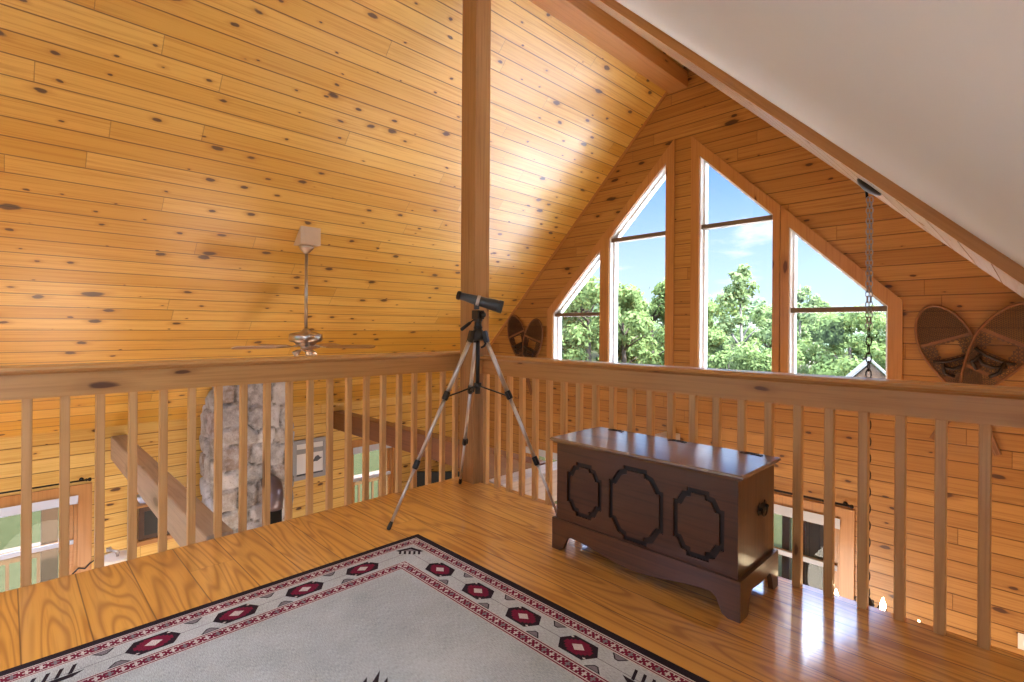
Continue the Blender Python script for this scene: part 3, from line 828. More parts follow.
# ------------------------------------------------------------------ spotting scope on tripod
def make_scope():
    hub = Vector((-2.565, 2.22, 1.165))
    tp = empty('tripod', (hub.x, hub.y, 0)); tag(tp, 'silver three-legged tripod with black joints beside the corner post', 'tripod')
    P = lambda o: par(o, tp)
    feet = [Vector((-2.66, 1.615, 0)), Vector((-2.045, 2.455, 0)), Vector((-3.075, 2.49, 0))]
    for f in feet:
        d = (f - hub); d.z = 0; d.normalize()
        a = hub + d * .045 + Vector((0, 0, -.01)); b = f + Vector((0, 0, .012))
        ax = (b - a).normalized(); L = (b - a).length
        j1, j2 = a + ax * L * .335, a + ax * L * .69
        mb = MB()
        side = ax.cross(Vector((0, 0, 1))).normalized()
        mb.tube([a, j1], .0145, 12); mb.tube([j1, j2], .012, 12); mb.tube([j2, b - ax * .03], .0095, 12)
        leg = P(mb.build('leg', M['alu']))
        def sub(m, nm, mat):
            o = m.build(nm, mat); o.parent = leg; return o
        for jj, rr in ((j1, .021), (j2, .018)):
            mb = MB(); mb.lathe([(0, -.028), (rr * .9, -.028), (rr, -.022), (rr, .02), (rr * .85, .028), (0, .028)], jj, ax, 12)
            q = jj + side * rr; mb.bar(q - ax * .018, q + ax * .018, .012, .016)
            sub(mb, 'leg_clamp', M['black'])
        mb = MB(); mb.lathe([(0, .0), (.010, .0), (.014, -.012), (.012, -.034), (.009, -.045), (0, -.045)], b, -ax * -1, 12); 
        mb = MB(); mb.lathe([(0, -.042), (.010, -.042), (.0125, -.02), (.013, .0), (.010, .008), (0, .008)], b - ax * .003, ax, 12)
        sub(mb, 'rubber_foot', M['black'])
        # brace arm
        mb = MB(); mb.bar((hub.x, hub.y, .825), j1 + ax * .01, .012, .008); P(mb.build('brace_arm', M['black']))
    # crown, centre column
    mb = MB(); mb.lathe([(0, .04), (.02, .04), (.034, .022), (.042, 0), (.046, -.03), (.03, -.045), (0, -.045)], hub, (0, 0, 1), 16)
    for f in feet:
        d = (f - hub); d.z = 0; d.normalize(); q = hub + d * .045; mb.bar(q + Vector((0, 0, .018)), q + Vector((0, 0, -.055)) + d * .02, .032, .03, up=d)
    P(mb.build('crown', M['black']))
    mb = MB(); mb.tube([(hub.x, hub.y, .77), (hub.x, hub.y, 1.17)], .0135, 14); mb.lathe([(0, 0), (.018, 0), (.018, .05), (0, .05)], (hub.x, hub.y, .77), n=12)
    mb.lathe([(0, 0), (.026, 0), (.026, .03), (0, .03)], (hub.x, hub.y, .812), n=14)
    P(mb.build('centre_column', M['black']))
    mb = MB(); p = Vector((hub.x, hub.y, 1.06)); mb.tube([(hub.x + .02, hub.y + .015, 1.135), (hub.x + .045, hub.y + .03, 1.135), (hub.x + .06, hub.y + .02, 1.11), (hub.x + .062, hub.y + .0, 1.085), (hub.x + .045, hub.y - .01, 1.075)], .007, 8)
    mb.lathe([(0, 0), (.015, 0), (.015, .02), (0, .02)], (hub.x + .01, hub.y + .05, 1.135), (.3, 1, 0), 10)
    P(mb.build('crank', M['black']))
    # pan head with handle
    mb = MB()
    mb.lathe([(0, 0), (.028, 0), (.03, .015), (.024, .02), (.024, .05), (.03, .055), (.03, .075), (0, .075)], (hub.x, hub.y, 1.195), n=16)
    mb.box((hub.x - .03, hub.y - .03, 1.262), (hub.x + .03, hub.y + .03, 1.32))
    mb.lathe([(0, 0), (.02, 0), (.022, .012), (.014, .024), (0, .024)], (hub.x + .028, hub.y + .01, 1.29), (1, .2, 0), 12)
    P(mb.build('pan_head', M['black'], bevel=.003))
    R = Vector((.7031, .7111, 0)); F = Vector((-.7111, .7031, 0))
    h0 = hub + Vector((0, 0, .115)); h1 = h0 - R * .10 - F * .06 + Vector((0, 0, -.085))
    mb = MB(); mb.tube([h0, h0 + (h1 - h0) * .5], .005, 8); mb.tube([h0 + (h1 - h0) * .45, h0 + (h1 - h0) * .55, h1], [.007, .011, .012], 10)
    mb.lathe([(0, 0), (.012, 0), (.011, .008), (0, .01)], h1, h1 - h0, 10)
    P(mb.build('pan_handle', M['black']))
    # the scope (lifts off: its own thing)
    A = Vector((-2.655, 2.127, 1.418)); B = Vector((-2.448, 2.336, 1.340)); ax = (B - A).normalized(); L = (B - A).length
    so = empty('spotting_scope', ((A + B) / 2)[:]); so.scale = (1, 1, 1); tag(so, 'dark grey spotting scope mounted on top of the tripod', 'spotting scope')
    Q = lambda o: par(o, so)
    mb = MB(); mb.lathe([(0.0000, .0), (0.0256, 0), (0.0262, .05), (0.0293, .075), (0.0317, .10), (0.0323, .128)], A, ax, 20)
    mb.lathe([(0.0323, .14), (0.0335, .15), (0.0348, .19), (0.0378, .215), (0.0396, .235), (0.0396, .272)], A, ax, 20); Q(mb.build('tube', M['scope']))
    mb = MB(); mb.lathe([(0.0000, -.012), (0.0244, -.012), (0.0293, -.006), (0.0293, .012), (0.0262, .014)], A, ax, 20); Q(mb.build('eyecup', M['black']))
    mb = MB(); mb.lathe([(0.0323, .124), (0.0366, .126), (0.0366, .132), (0.0342, .134), (0.0366, .136), (0.0366, .144), (0.0329, .146)], A, ax, 20); Q(mb.build('focus_ring', M['alu']))
    mb = MB(); mb.lathe([(0.0396, .268), (0.0427, .27), (0.0427, .300), (0.0378, .302), (0.0366, .29)], A, ax, 20); Q(mb.build('lens_hood', M['scope']))
    mb = MB(); mb.lathe([(0.0000, .292), (0.0372, .292)], A, ax, 20); Q(mb.build('objective_lens', M['lens']))
    c = A + ax * .125
    mb = MB(); mb.bar(c + Vector((0, 0, -.06)), c + Vector((0, 0, -.022)), .03, .034, up=R); Q(mb.build('mount_foot', M['black'], bevel=.003))
make_scope()

# ------------------------------------------------------------------ ceiling fan
def make_fan():
    fx, fy = -4.998, 2.097
    blk_bot = 2.0
    mb = MB()
    h = .1
    zt = lambda x: cl + x
    c = [(fx - h, fy - h, blk_bot), (fx + h, fy - h, blk_bot), (fx + h, fy + h, blk_bot), (fx - h, fy + h, blk_bot)]
    t = [(p[0], p[1], max(zt(p[0]) + .01, blk_bot + .02)) for p in c]
    mb.hexa(c + t)
    fan = empty('ceiling_fan', (fx, fy, blk_bot)); tag(fan, 'ceiling fan with nickel motor and wooden blades, hung on a long rod', 'ceiling fan')
    P = lambda o: par(o, fan)
    P(mb.build('mounting_block', M['blade_pale'], bevel=.004))
    mb = MB(); mb.lathe([(0, 0), (.065, 0), (.07, -.012), (.06, -.035), (.04, -.055), (.022, -.075), (0, -.078)], (fx, fy, blk_bot), n=24); P(mb.build('canopy', M['nickel']))
    mb = MB(); mb.tube([(fx, fy, 1.92), (fx, fy, 1.16)], .016, 14); P(mb.build('downrod', M['nickel']))
    mb = MB(); mb.lathe([(.018, .0), (.03, -.01), (.05, -.03), (.12, -.045), (.15, -.055), (.155, -.075), (.155, -.115), (.145, -.13), (.10, -.14), (.09, -.165), (.06, -.175), (0, -.175)], (fx, fy, 1.19), n=32); P(mb.build('motor', M['nickel']))
    zb = 1.012
    for k in range(5):
        a = math.radians(270 + 72 * k)
        d = Vector((math.cos(a), math.sin(a), 0)); s = Vector((-d.y, d.x, 0)); o = Vector((fx, fy, zb))
        tilt = .20
        mb = MB(); q = []
        prof = [(.20, .045), (.24, .055), (.40, .066), (.56, .070), (.63, .064), (.655, .045), (.665, 0.0)]
        pts = [(r, w) for r, w in prof] + [(r, -w) for r, w in prof[-2::-1]]
        up = [o + d * r + s * w + Vector((0, 0, w * tilt + .004)) for r, w in pts]; lo = [p - Vector((0, 0, .007)) for p in up]
        uvs = [(r, w) for r, w in pts]
        mb.face(up, uvs, 0); mb.face(lo[::-1], uvs[::-1], 1)
        for j in range(len(up)): mb.face([up[(j + 1) % len(up)], up[j], lo[j], lo[(j + 1) % len(up)]], None, 0)
        bl = P(mb.build('blade', [M['blade'] if k else M['blade_pale'], M['blade']]))  # first blade's upper face paled to suggest caught light
        mb = MB(); mb.bar(o + d * .07 + Vector((0, 0, .02)), o + d * .16 + Vector((0, 0, -.004)), .03, .006); mb.bar(o + d * .15 + Vector((0, 0, -.006)), o + d * .27 + Vector((0, 0, -.006)), .05, .005)
        b2 = mb.build('blade_iron', M['nickel']); b2.parent = bl
    mb = MB(); mb.lathe([(0, 0), (.05, 0), (.052, -.02), (.04, -.045), (.015, -.06), (0, -.062)], (fx, fy, 1.02), n=20); kit = P(mb.build('light_kit', M['nickel']))
    for k in range(3):
        a = math.radians(20 + 120 * k); d = Vector((math.cos(a), math.sin(a), 0))
        p = Vector((fx, fy, .985)) + d * .04; ax = (d + Vector((0, 0, -.75))).normalized()
        mb = MB(); mb.lathe([(.010, -.01), (.014, .02), (.03, .05), (.036, .085), (.033, .085), (.012, .03), (0, .03)], p, ax, 16)
        o = mb.build('spot_head', M['nickel']); o.parent = kit
make_fan()

# ------------------------------------------------------------------ chimney of field stone
def make_chimney():
    rnd = random.Random(3)
    y0, y1, xf = 1.70, 2.50, -6.40
    seeds = []
    def stones(w, h):
        S = []; z = 0
        while z < h:
            ch = rnd.uniform(.16, .34); x = -rnd.uniform(0, .2)
            while x < w:
                cw = rnd.uniform(.14, .42)
                g = rnd.choice([(150, 150, 152), (172, 172, 174), (190, 190, 192), (132, 130, 130), (160, 154, 148), (206, 206, 208), (142, 126, 116)])
                S.append((x + cw / 2 + rnd.uniform(-.03, .03), z + ch / 2 + rnd.uniform(-.05, .05), cw, ch, g, rnd.uniform(.02, .06)))
                x += cw
            z += ch
        return S
    mb = MB(); cols = []
    H = 3.4
    def panel(w, to3):
        S = stones(w, H); st = .025; nx = int(w / st); nz = int(H / st)
        val = {}
        for i in range(nx + 1):
            for j in range(nz + 1):
                x, z = i * w / nx, j * H / nz
                b = sorted(((abs((x - q[0]) / q[2]) ** 2.6 + abs((z - q[1]) / q[3]) ** 2.6), k) for k, q in enumerate(S))[:2]
                m = min(1, (b[1][0] - b[0][0]) / .16); q = S[b[0][1]]
                dep = -.025 + (q[5] + .025) * (1 - (1 - m) ** 2.5)
                if i in (0, nx): dep = 0
                val[i, j] = (x, z, dep + .006 * math.sin(x * 37 + z * 23), q[4] if m > .22 else (92, 88, 86))
        for i in range(nx):
            for j in range(nz):
                q = [val[i, j], val[i + 1, j], val[i + 1, j + 1], val[i, j + 1]]
                mb.face([to3(a[0], a[1], a[2]) for a in q], None, 0, True); cols.extend([a[3] for a in q])
    panel(y1 - y0, lambda a, b, t: (xf + t, y0 + a, ZF + b))
    panel(abs(WX - xf), lambda a, b, t: (WX + .004 + a * .993, y0 - t, ZF + b))
    panel(abs(WX - xf), lambda a, b, t: (WX + .004 + a * .993, y1 + t, ZF + b))
    # trim to the slope
    me_o = mb.build('chimney', M['stone'], weld=False)
    me = me_o.data
    ca = me.color_attributes.new('stone', 'BYTE_COLOR', 'CORNER')
    for k, c in enumerate(cols):
        ca.data[k].color_srgb = (c[0] / 255, c[1] / 255, c[2] / 255, 1)
    bm = bmesh.new(); bm.from_mesh(me)
    bmesh.ops.bisect_plane(bm, geom=bm.verts[:] + bm.edges[:] + bm.faces[:], plane_co=(XR, 0, ZR), plane_no=(-1, 0, 1), clear_outer=True)
    bmesh.ops.remove_doubles(bm, verts=bm.verts, dist=1e-4); bmesh.ops.recalc_face_normals(bm, faces=bm.faces)
    bm.to_mesh(me); bm.free()
    tag(me_o, 'grey field-stone chimney rising against the wall behind the railing', 'chimney')
make_chimney()
mb = MB(); cy, cz = 2.245, -.64
mb = MB(); mb.tube([(-6.08, cy - .05, ZF + .55), (-6.08, cy - .05, -.86)], .085, 20)
sp = empty('stovepipe', (-6.08, cy - .05, ZF)); tag(sp, 'black stovepipe with a grey elbow entering the stone chimney', 'stovepipe')
par(mb.build('pipe', M['pipe']), sp)
mb = MB(); path = [(-6.08, cy - .05, -.88)] + [(-6.08 - .17 * (1 - math.cos(q)), cy - .05 + .03 * q, -.82 + .17 * math.sin(q)) for q in [PI / 2 * k / 8 for k in range(9)]] + [(-6.39, cy, -.65)]
mb.tube(path, .095, 20); par(mb.build('elbow', M['elbow']), sp)
mb = MB(); mb.box((-6.28, cy - .35, ZF), (-5.72, cy + .25, ZF + .6)); mb.box((-6.24, cy - .3, ZF + .6), (-5.83, cy + .2, ZF + .63)); par(mb.build('stove_body', M['pipe'], bevel=.02), sp)

# ------------------------------------------------------------------ things along the lower left wall
# floor lamp
lx, ly = -6.35, .80
lamp = empty('floor_lamp', (lx, ly, ZF)); tag(lamp, 'floor lamp with a cream drum shade below the pale tie beam', 'lamp')
mb = MB(); mb.lathe([(.15, -1.30), (.138, -1.075), (.134, -1.075), (.146, -1.30)], (lx, ly, 0), n=32); par(mb.build('lamp_shade', M['shade']), lamp)
mb = MB(); mb.lathe([(.0, -1.082), (.134, -1.082)], (lx, ly, 0), n=32); par(mb.build('diffuser', M['lampwhite']), lamp)
mb = MB(); mb.tube([(lx, ly, ZF + .02), (lx, ly, -1.05)], .012, 10); mb.lathe([(.15, 0), (.15, .015), (.02, .03), (0, .03)], (lx, ly, ZF), n=24); mb.lathe([(0, 0), (.012, 0), (.018, .012), (.008, .03), (.012, .04), (0, .045)], (lx, ly, -1.06), n=10); par(mb.build('stand', M['nickel']), lamp)
mb = MB(); mb.tube([(lx - .10, ly - .05, -1.035), (lx - .03, ly - .02, -1.03), (lx + .01, ly, -1.03)], .011, 8); mb.box((lx - .135, ly - .075, -1.05), (lx - .09, ly - .035, -1.015))
par(mb.build('swing_arm', M['alu']), lamp)
# display cabinet beneath the pale beam
cab = empty('wall_cabinet', (WX, 1.3, -1.17)); tag(cab, 'dark wooden wall cabinet with a glass front under the pale tie beam', 'cabinet')
mb = MB(); mb.box((WX, 1.03, -1.12), (WX + .2, 1.46, -.76)); par(mb.build('body', M['cab'], bevel=.006), cab)
mb = MB(); mb.box((WX, 1.00, -1.17), (WX + .23, 1.49, -1.12)); par(mb.build('moulding', M['trim'], bevel=.006), cab)
mb = MB(); mb.box((WX, 1.01, -.76), (WX + .22, 1.48, -.735)); par(mb.build('moulding', M['trim'], bevel=.006), cab)
mb = MB(); mb.box((WX + .199, 1.08, -1.07), (WX + .204, 1.41, -.81)); par(mb.build('glass_front', M['black']), cab)
mb = MB(); mb.lathe([(0, 0), (.05, 0), (.06, .02), (.09, .08), (.086, .08), (.055, .025), (0, .02)], (WX + .11, 1.1, -.735), n=20)
tag(mb.build('bowl', M['porcelain']), 'pale bowl standing on top of the dark wall cabinet', 'bowl')
# framed print
pic = empty('framed_print', (WX, 2.975, -.6)); tag(pic, 'small grey framed picture on the wall right of the stone chimney', 'picture')
a0, a1, b0, b1 = 2.735, 3.215, -.865, -.325
mb = MB(); q = [(a0, b0), (a1, b0), (a1, b1), (a0, b1)]; mb.prism(q, ll, -.03, 0, holes=[inset(q, .055)]); par(mb.build('frame', M['greyframe'], bevel=.005), pic)
mb = MB(); mb.prism(inset(q, .05), ll, -.012, -.002)
i0, i1, j0, j1 = a0 + .055, a1 - .055, b0 + .055, b1 - .055
mb.prism([(i0, j1 - .14), (i1, j1 - .14), (i1, j1 - .075), (i0, j1 - .075)], ll, -.0135, -.0115, 1)
mb.prism([(i0, j0), (i1, j0), (i1, j0 + .02), (i0, j0 + .02)], ll, -.0135, -.0115, 2)
bird = [(.0, 0), (.05, .03), (.10, .02), (.12, .055), (.16, .075), (.19, .04), (.22, .035), (.19, .015), (.15, -.01), (.12, -.005), (.07, -.015), (.03, -.06), (.045, -.01)]
mb.prism([(i0 + .14 + x, j0 + .17 + z) for x, z in bird], ll, -.0135, -.0115, 2)
par(mb.build('print_sheet', [M['paper'], M['ink'], M['inkdark']]), pic)
# television in the corner
tv = empty('television', (-6.25, 4.75, -1.62), math.radians(45)); tag(tv, 'black television standing in the corner, left of the timber post', 'television')
def loc_child(mbx, nm, mat, p, **k):
    o = mbx.build(nm, mat, **k); o.parent = p; return o
mb = MB(); mb.box((-.48, -.02, .07), (.48, .03, .64)); loc_child(mb, 'screen', M['tv'], tv, bevel=.006)
mb = MB(); mb.box((-.03, -.01, .01), (.03, .02, .1)); mb.box((-.2, -.1, 0), (.2, .1, .012)); loc_child(mb, 'stand', M['black'], tv)
st = empty('media_stand', (-6.25, 4.75, ZF), math.radians(45)); tag(st, 'dark wooden stand carrying the television', 'stand')
mb = MB(); mb.box((-.5, -.2, .08), (.5, .2, .98)); loc_child(mb, 'body', M['cab'], st, bevel=.006)
for s in (-1, 1):
    mb = MB(); mb.box((s * .25 - .23, -.215, .14), (s * .25 + .23, -.2, .94)); loc_child(mb, 'door', M['cab'], st, bevel=.004)
    for t in (-1, 1):
        mb = MB(); mb.box((s * .46 - .03, t * .17 - .03, 0), (s * .46 + .03, t * .17 + .03, .08)); loc_child(mb, 'leg', M['cab'], st)
# curtain rods
def rod(p0, p1, label, wallv):
    r = empty('curtain_rod', p0); tag(r, label, 'curtain rod')
    p0, p1 = Vector(p0), Vector(p1); d = (p1 - p0).normalized()
    mb = MB(); mb.tube([p0, p1], .009, 10); par(mb.build('rod', M['iron']), r)
    for e, s in ((p0, -1), (p1, 1)):
        mb = MB(); mb.lathe([(.012, 0), (.016, .006), (.009, .014), (.02, .028), (.018, .042), (0, .05)], e, d * s, 12); par(mb.build('finial', M['iron']), r)
        w = e - d * s * .03; mb = MB(); mb.tube([w, w - Vector(wallv)], .007, 8); mb.lathe([(.02, 0), (.02, .006), (0, .006)], w - Vector(wallv), wallv, 10); par(mb.build('rod_bracket', M['iron']), r)
rod((WX + .06, -.9, -.40), (WX + .06, .60, -.40), 'black curtain rod above the window beside the floor lamp', (.06, 0, 0))
rod((-2.35, GY - .06, -.405), (-1.17, GY - .06, -.405), 'black curtain rod above the gable window behind the chest', (0, -.06, 0))
# cable by the window
mb = MB(); mb.tube([(WX + .025, .50, -1.36), (WX + .03, .55, -1.31), (WX + .035, .60, -1.33), (WX + .03, .64, -1.29), (WX + .03, .72, -1.24), (WX + .03, .74, -1.4)], .008, 6)
tag(mb.build('cable', M['black']), 'black cable looped beside the window near the lamp', 'cable')
# wall plate at the right
mb = MB(); mb.box((-.055, GY - .008, -1.235), (.02, GY, -1.115)); mb.box((-.03, GY - .011, -1.20), (-.005, GY - .007, -1.15), 1)
tag(mb.build('outlet_plate', [M['outlet'], M['lampwhite']], bevel=.002), 'ivory outlet plate low on the gable boards', 'outlet')

# ------------------------------------------------------------------ snowshoes
def make_snowshoe():
    r = empty('snowshoe')
    L = 1.25; hw = .178
    def half(a):   # half width at distance a from the head tip
        if a < 0 or a > .90: return 0
        if a < .34: return hw * math.sqrt(max(0, 1 - ((.34 - a) / .34) ** 2))
        t = (a - .34) / .56
        return hw * (1 - t ** 1.55) * (1 - .12 * t) + .012 * t
    A = [0.0, .006, .02, .045, .08, .13, .19, .26, .34, .42, .5, .58, .66, .74, .82, .88]
    right = [(half(a), -a) for a in A]; left_ = [(-half(a), -a) for a in A[::-1]][:-1]
    path = [(x, 0, z) for x, z in ([(.012, -L)] + right[::-1] + [(-x, z) for x, z in right[1:]] + [(-.012, -L)])]
    mb = MB(); mb.tube(path, .0115, 8); mb.box((-.022, -.01, -L), (.022, .01, -.90)); mb.build('frame', M['snow_wood'], r)
    for a in (.30, .60):
        mb = MB(); w = half(a); mb.bar((-w, 0, -a), (w, 0, -a), .012, .024); mb.build('crossbar', M['snow_wood'], r)
    # triaxial webbing clipped to the outline
    def web(nm, a0, a1, step, rad, mat, hole=None):
        mb = MB()
        for ang in (0, PI / 3, 2 * PI / 3):
            d = Vector((math.cos(ang), math.sin(ang))); n = Vector((-d.y, d.x))
            for k in range(-60, 61):
                o = n * (k * step) + Vector((0, -.5))
                t = -.75; run = None
                def inside(p):
                    a = -p.y
                    if a < a0 or a > a1: return False
                    if abs(p.x) > half(a) - .004: return False
                    if hole and abs(p.x) < hole[2] and hole[0] < a < hole[1]: return False
                    return True
                while t < .75:
                    p = o + d * t
                    if inside(p):
                        if run is None: run = p.copy()
                        last = p.copy()
                    elif run is not None:
                        if (last - run).length > .012: mb.bar((run.x, .003 * (ang - 1), run.y), (last.x, .003 * (ang - 1), last.y), rad * 2, rad * 1.2, up=(0, 1, 0))
                        run = None
                    t += .008
        return mb.build(nm, mat, r, weld=False)
    web('toe_webbing', .0, .295, .0135, .0019, M['web'])
    web('foot_webbing', .305, .595, .026, .004, M['web'], (.33, .44, .07))
    web('heel_webbing', .605, .90, .0135, .0019, M['web'])
    mb = MB()
    for pts in ([(-.13, -.45), (-.05, -.47), (.05, -.47), (.13, -.45)], [(-.09, -.50), (-.03, -.54), (.04, -.53), (.1, -.49)], [(-.07, -.46), (-.09, -.56), (-.04, -.60)], [(.07, -.46), (.085, -.55), (.05, -.61)]):
        mb.tube([(x, -.016 - .006 * math.sin(k * 2.1), z) for k, (x, z) in enumerate(pts)], .014, 6)
    mb.build('binding', M['leather'], r)
    return r
shoe = make_snowshoe()
def place_shoe(o, head, deg, y, label, grp):
    o.location = (head[0], y, head[1]); o.rotation_euler = (0, math.radians(deg), 0)
    tag(o, label, 'snowshoe', grp); return o
place_shoe(shoe, (-.60, 1.41), -20, GY - .018, 'wooden snowshoe right of the gable windows, leaning towards them, tail showing below the rail', 'snowshoes on the gable wall')
place_shoe(copy_tree(shoe), (.02, 1.41), 28, GY - .07, 'wooden snowshoe cut by the photo edge, crossed over its mate', 'snowshoes on the gable wall')
place_shoe(copy_tree(shoe), (-5.61, 1.40), -20, GY - .018, 'far wooden snowshoe next to the ceiling slope, left one of that pair', 'snowshoes on the gable wall')
place_shoe(copy_tree(shoe), (-5.03, 1.34), 17, GY - .07, 'far wooden snowshoe next to the low left gable window', 'snowshoes on the gable wall')
bpy.context.view_layer.update()
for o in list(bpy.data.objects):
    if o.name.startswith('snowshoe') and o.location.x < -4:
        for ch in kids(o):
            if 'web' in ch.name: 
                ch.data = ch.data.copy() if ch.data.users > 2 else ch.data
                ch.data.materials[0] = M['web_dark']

# ------------------------------------------------------------------ chandelier on its chain
def make_chandelier():
    cx, cy = -.541, 2.93
    zt = cs_ - cx
    ch = empty('chandelier', (cx, cy, zt)); tag(ch, 'candle chandelier hanging on a long chain beyond the railing, mostly below the floor edge', 'chandelier')
    P = lambda o: par(o, ch)
    nrm = Vector((-r2, 0, -r2))
    mb = MB(); mb.lathe([(.065, 0), (.065, .008), (.05, .018), (.02, .026), (0, .028)], (cx, cy, zt), nrm, 24)
    mb.tube([(cx, cy, zt) + Vector(nrm) * 0 if False else Vector((cx, cy, zt)) + nrm * .02, Vector((cx - .01, cy, zt - .055))], .006, 8); P(mb.build('canopy', M['iron']))
    # chain links
    z = zt - .05; k = 0; links = {0: MB(), 1: MB()}
    doubled = 0
    while z > -.07:
        big = z < 1.22
        l = .050 if big else .032; w = .022 if big else .014; rr = .0027 if big else .0022
        a = (k % 2) * PI / 2 + .5
        u = Vector((math.cos(a), math.sin(a), 0))
        n = 14
        for off in ((0,) if big else (-.006, .006)):
            pts = []
            for j in range(n):
                q = 2 * PI * j / n
                pts.append(Vector((cx + off, cy + off * .6, z - l / 2)) + u * (w / 2) * math.sin(q) + Vector((0, 0, 1)) * (l / 2) * (abs(math.cos(q)) ** .9) * (1 if math.cos(q) > 0 else -1))
            links[0 if not big else 1].tube(pts, rr, 6, closed=True)
        z -= l * (.80 if big else .78); k += 1
    P(links[0].build('upper_chain', M['steel'], weld=False)); P(links[1].build('lower_chain', M['rust'], weld=False))
    zc = -.118
    mb = MB(); mb.lathe([(0, .06), (.012, .05), (.03, .02), (.02, -.03), (.035, -.08), (.05, -.16), (.03, -.24), (.045, -.28), (.02, -.33), (0, -.36)], (cx, cy, zc), n=20); P(mb.build('body', M['rust']))
    R = Vector((.7031, .7111, 0)); F = Vector((-.7111, .7031, 0))
    for k in range(6):
        a = math.radians(36 + 60 * k); d = R * math.cos(a) + F * math.sin(a); o = Vector((cx, cy, zc))
        rad = .20
        e = o + d * rad
        mb = MB(); mb.tube([o + d * .03 + Vector((0, 0, -.20)), o + d * .08 + Vector((0, 0, -.25)), o + d * .15 + Vector((0, 0, -.27)), o + d * .21 + Vector((0, 0, -.245)), e + Vector((0, 0, -.19))], .006, 8)
        scr = MB(); scr.tube([o + d * .02 + Vector((0, 0, -.03)), o + d * .05 + Vector((0, 0, .02)), o + d * .075 + Vector((0, 0, .01)), o + d * .07 + Vector((0, 0, -.03)), o + d * .05 + Vector((0, 0, -.03))], .004, 6)
        pan = MB(); pan.lathe([(0, -.012), (.012, -.01), (.03, .0), (.032, .006), (.012, .006), (0, .006)], e + Vector((0, 0, -.185)), n=16)
        arm = P(mb.build('arm', M['rust']))
        for m_, nm in ((scr, 'scroll'), (pan, 'drip_pan')):
            c = m_.build(nm, M['rust']); c.parent = arm
        mb = MB(); mb.lathe([(.011, -.18), (.011, -.095), (.007, -.092), (0, -.092)], e, n=12); c = mb.build('candle_sleeve', M['candle']); c.parent = arm
        mb = MB(); mb.lathe([(.006, -.094), (.010, -.085), (.0145, -.068), (.013, -.05), (.007, -.03), (.002, -.014), (0, -.012)], e, n=14); c = mb.build('bulb', M['bulb']); c.parent = arm
make_chandelier()

# ------------------------------------------------------------------ outside
# lawn
mb = MB()
n = 60
def gz(x, y):
    d = math.hypot(x + 3, y - 2)
    z = -3.35 + .25 * math.sin(x * .07) * math.cos(y * .05)
    if x < -14: z += min(2.2, (-14 - x) * .075)
    return z
for i in range(n):
    for j in range(n):
        x0, x1 = -90 + 150 * i / n, -90 + 150 * (i + 1) / n; y0, y1 = -40 + 150 * j / n, -40 + 150 * (j + 1) / n
        mb.face([(x0, y0, gz(x0, y0)), (x1, y0, gz(x1, y0)), (x1, y1, gz(x1, y1)), (x0, y1, gz(x0, y1))], None, 0, True)
struct(mb.build('lawn', M['grass']), 'lawn around the house')
# wooded hills on the horizon
mb = MB(); rnd = random.Random(5); n = 120
def hz(t): return 7. + 2.4 * math.sin(t * 3.1 + 1.) + 1.6 * math.sin(t * 7.7) + .8 * math.sin(t * 19.)
prev = None
for k in range(n + 1):
    t = k / n; a = math.radians(-5 + 160 * t); D = 230.
    row = []
    for m in range(7):
        q = m / 6; dd = D - 110 * (1 - q); h = -6 + (hz(t) + 6) * math.sin(q * PI / 2) + (rnd.uniform(-.7, .7) if 0 < m else 0)
        row.append((math.cos(a) * dd, math.sin(a) * dd, h))
    if prev:
        for m in range(6): mb.face([prev[m], row[m], row[m + 1], prev[m + 1]], None, 0, True)
    prev = row
struct(mb.build('hills', M['forest']), 'wooded hills on the horizon')

# decks with railings
mb = MB()
for k in range(26): mb.box((-9.2, BACK + k * .36, -2.78), (WX - .17, BACK + k * .36 + .35, -2.74), axis=(1, 0, 0))
for k in range(30): mb.box((-9.2 + k * .36, GY + .17, -2.78), (-9.2 + k * .36 + .35, 8.3, -2.74), axis=(0, 1, 0))
struct(mb.build('deck', M['deck']), 'cedar deck round the house')
# unseen white roof added under the gable windows, bounces sun onto the ceiling
mb = MB(); x0, x1, ya, yb, za, zb = WX - .4, EX + .6, GY + .17, 11.6, .28, -.72
for k in range(26):
    xa = x0 + (x1 - x0) * k / 26; xb = x0 + (x1 - x0) * (k + 1) / 26
    mb.hexa([(xa, ya, za - .04), (xb, ya, za - .04), (xb, yb, zb - .04), (xa, yb, zb - .04), (xa, ya, za), (xb, ya, za), (xb, yb, zb), (xa, yb, zb)])
    mb.bar((xa, ya, za + .01), (xa, yb, zb + .01), .02, .03)
struct(mb.build('roof_bounce', M['bounce_roof']), 'added unseen white roof bouncing light into the tall windows')
def deck_rail(p0, p1, label, posts):
    r = empty('deck_railing', p0); tag(r, label, 'deck railing')
    p0, p1 = Vector(p0), Vector(p1); d = (p1 - p0); L = d.length; d = d / L
    mb = MB(); mb.bar(p0 + Vector((0, 0, 1.08)), p1 + Vector((0, 0, 1.08)), .14, .04); mb.bar(p0 + Vector((0, 0, .98)), p1 + Vector((0, 0, .98)), .04, .09); par(mb.build('top_rail', M['deck']), r)
    mb = MB(); mb.bar(p0 + Vector((0, 0, .12)), p1 + Vector((0, 0, .12)), .04, .09); par(mb.build('bottom_rail', M['deck']), r)
    k = 0; s = .07
    while s < L:
        q = p0 + d * s; mb = MB(); mb.box((q.x - .018, q.y - .018, q.z + .1), (q.x + .018, q.y + .018, q.z + .96)); par(mb.build('picket', M['deck']), r); s += .145
    for s in posts:
        q = p0 + d * s; mb = MB(); mb.box((q.x - .05, q.y - .05, q.z), (q.x + .05, q.y + .05, q.z + 1.12)); par(mb.build('rail_post', M['deck']), r)
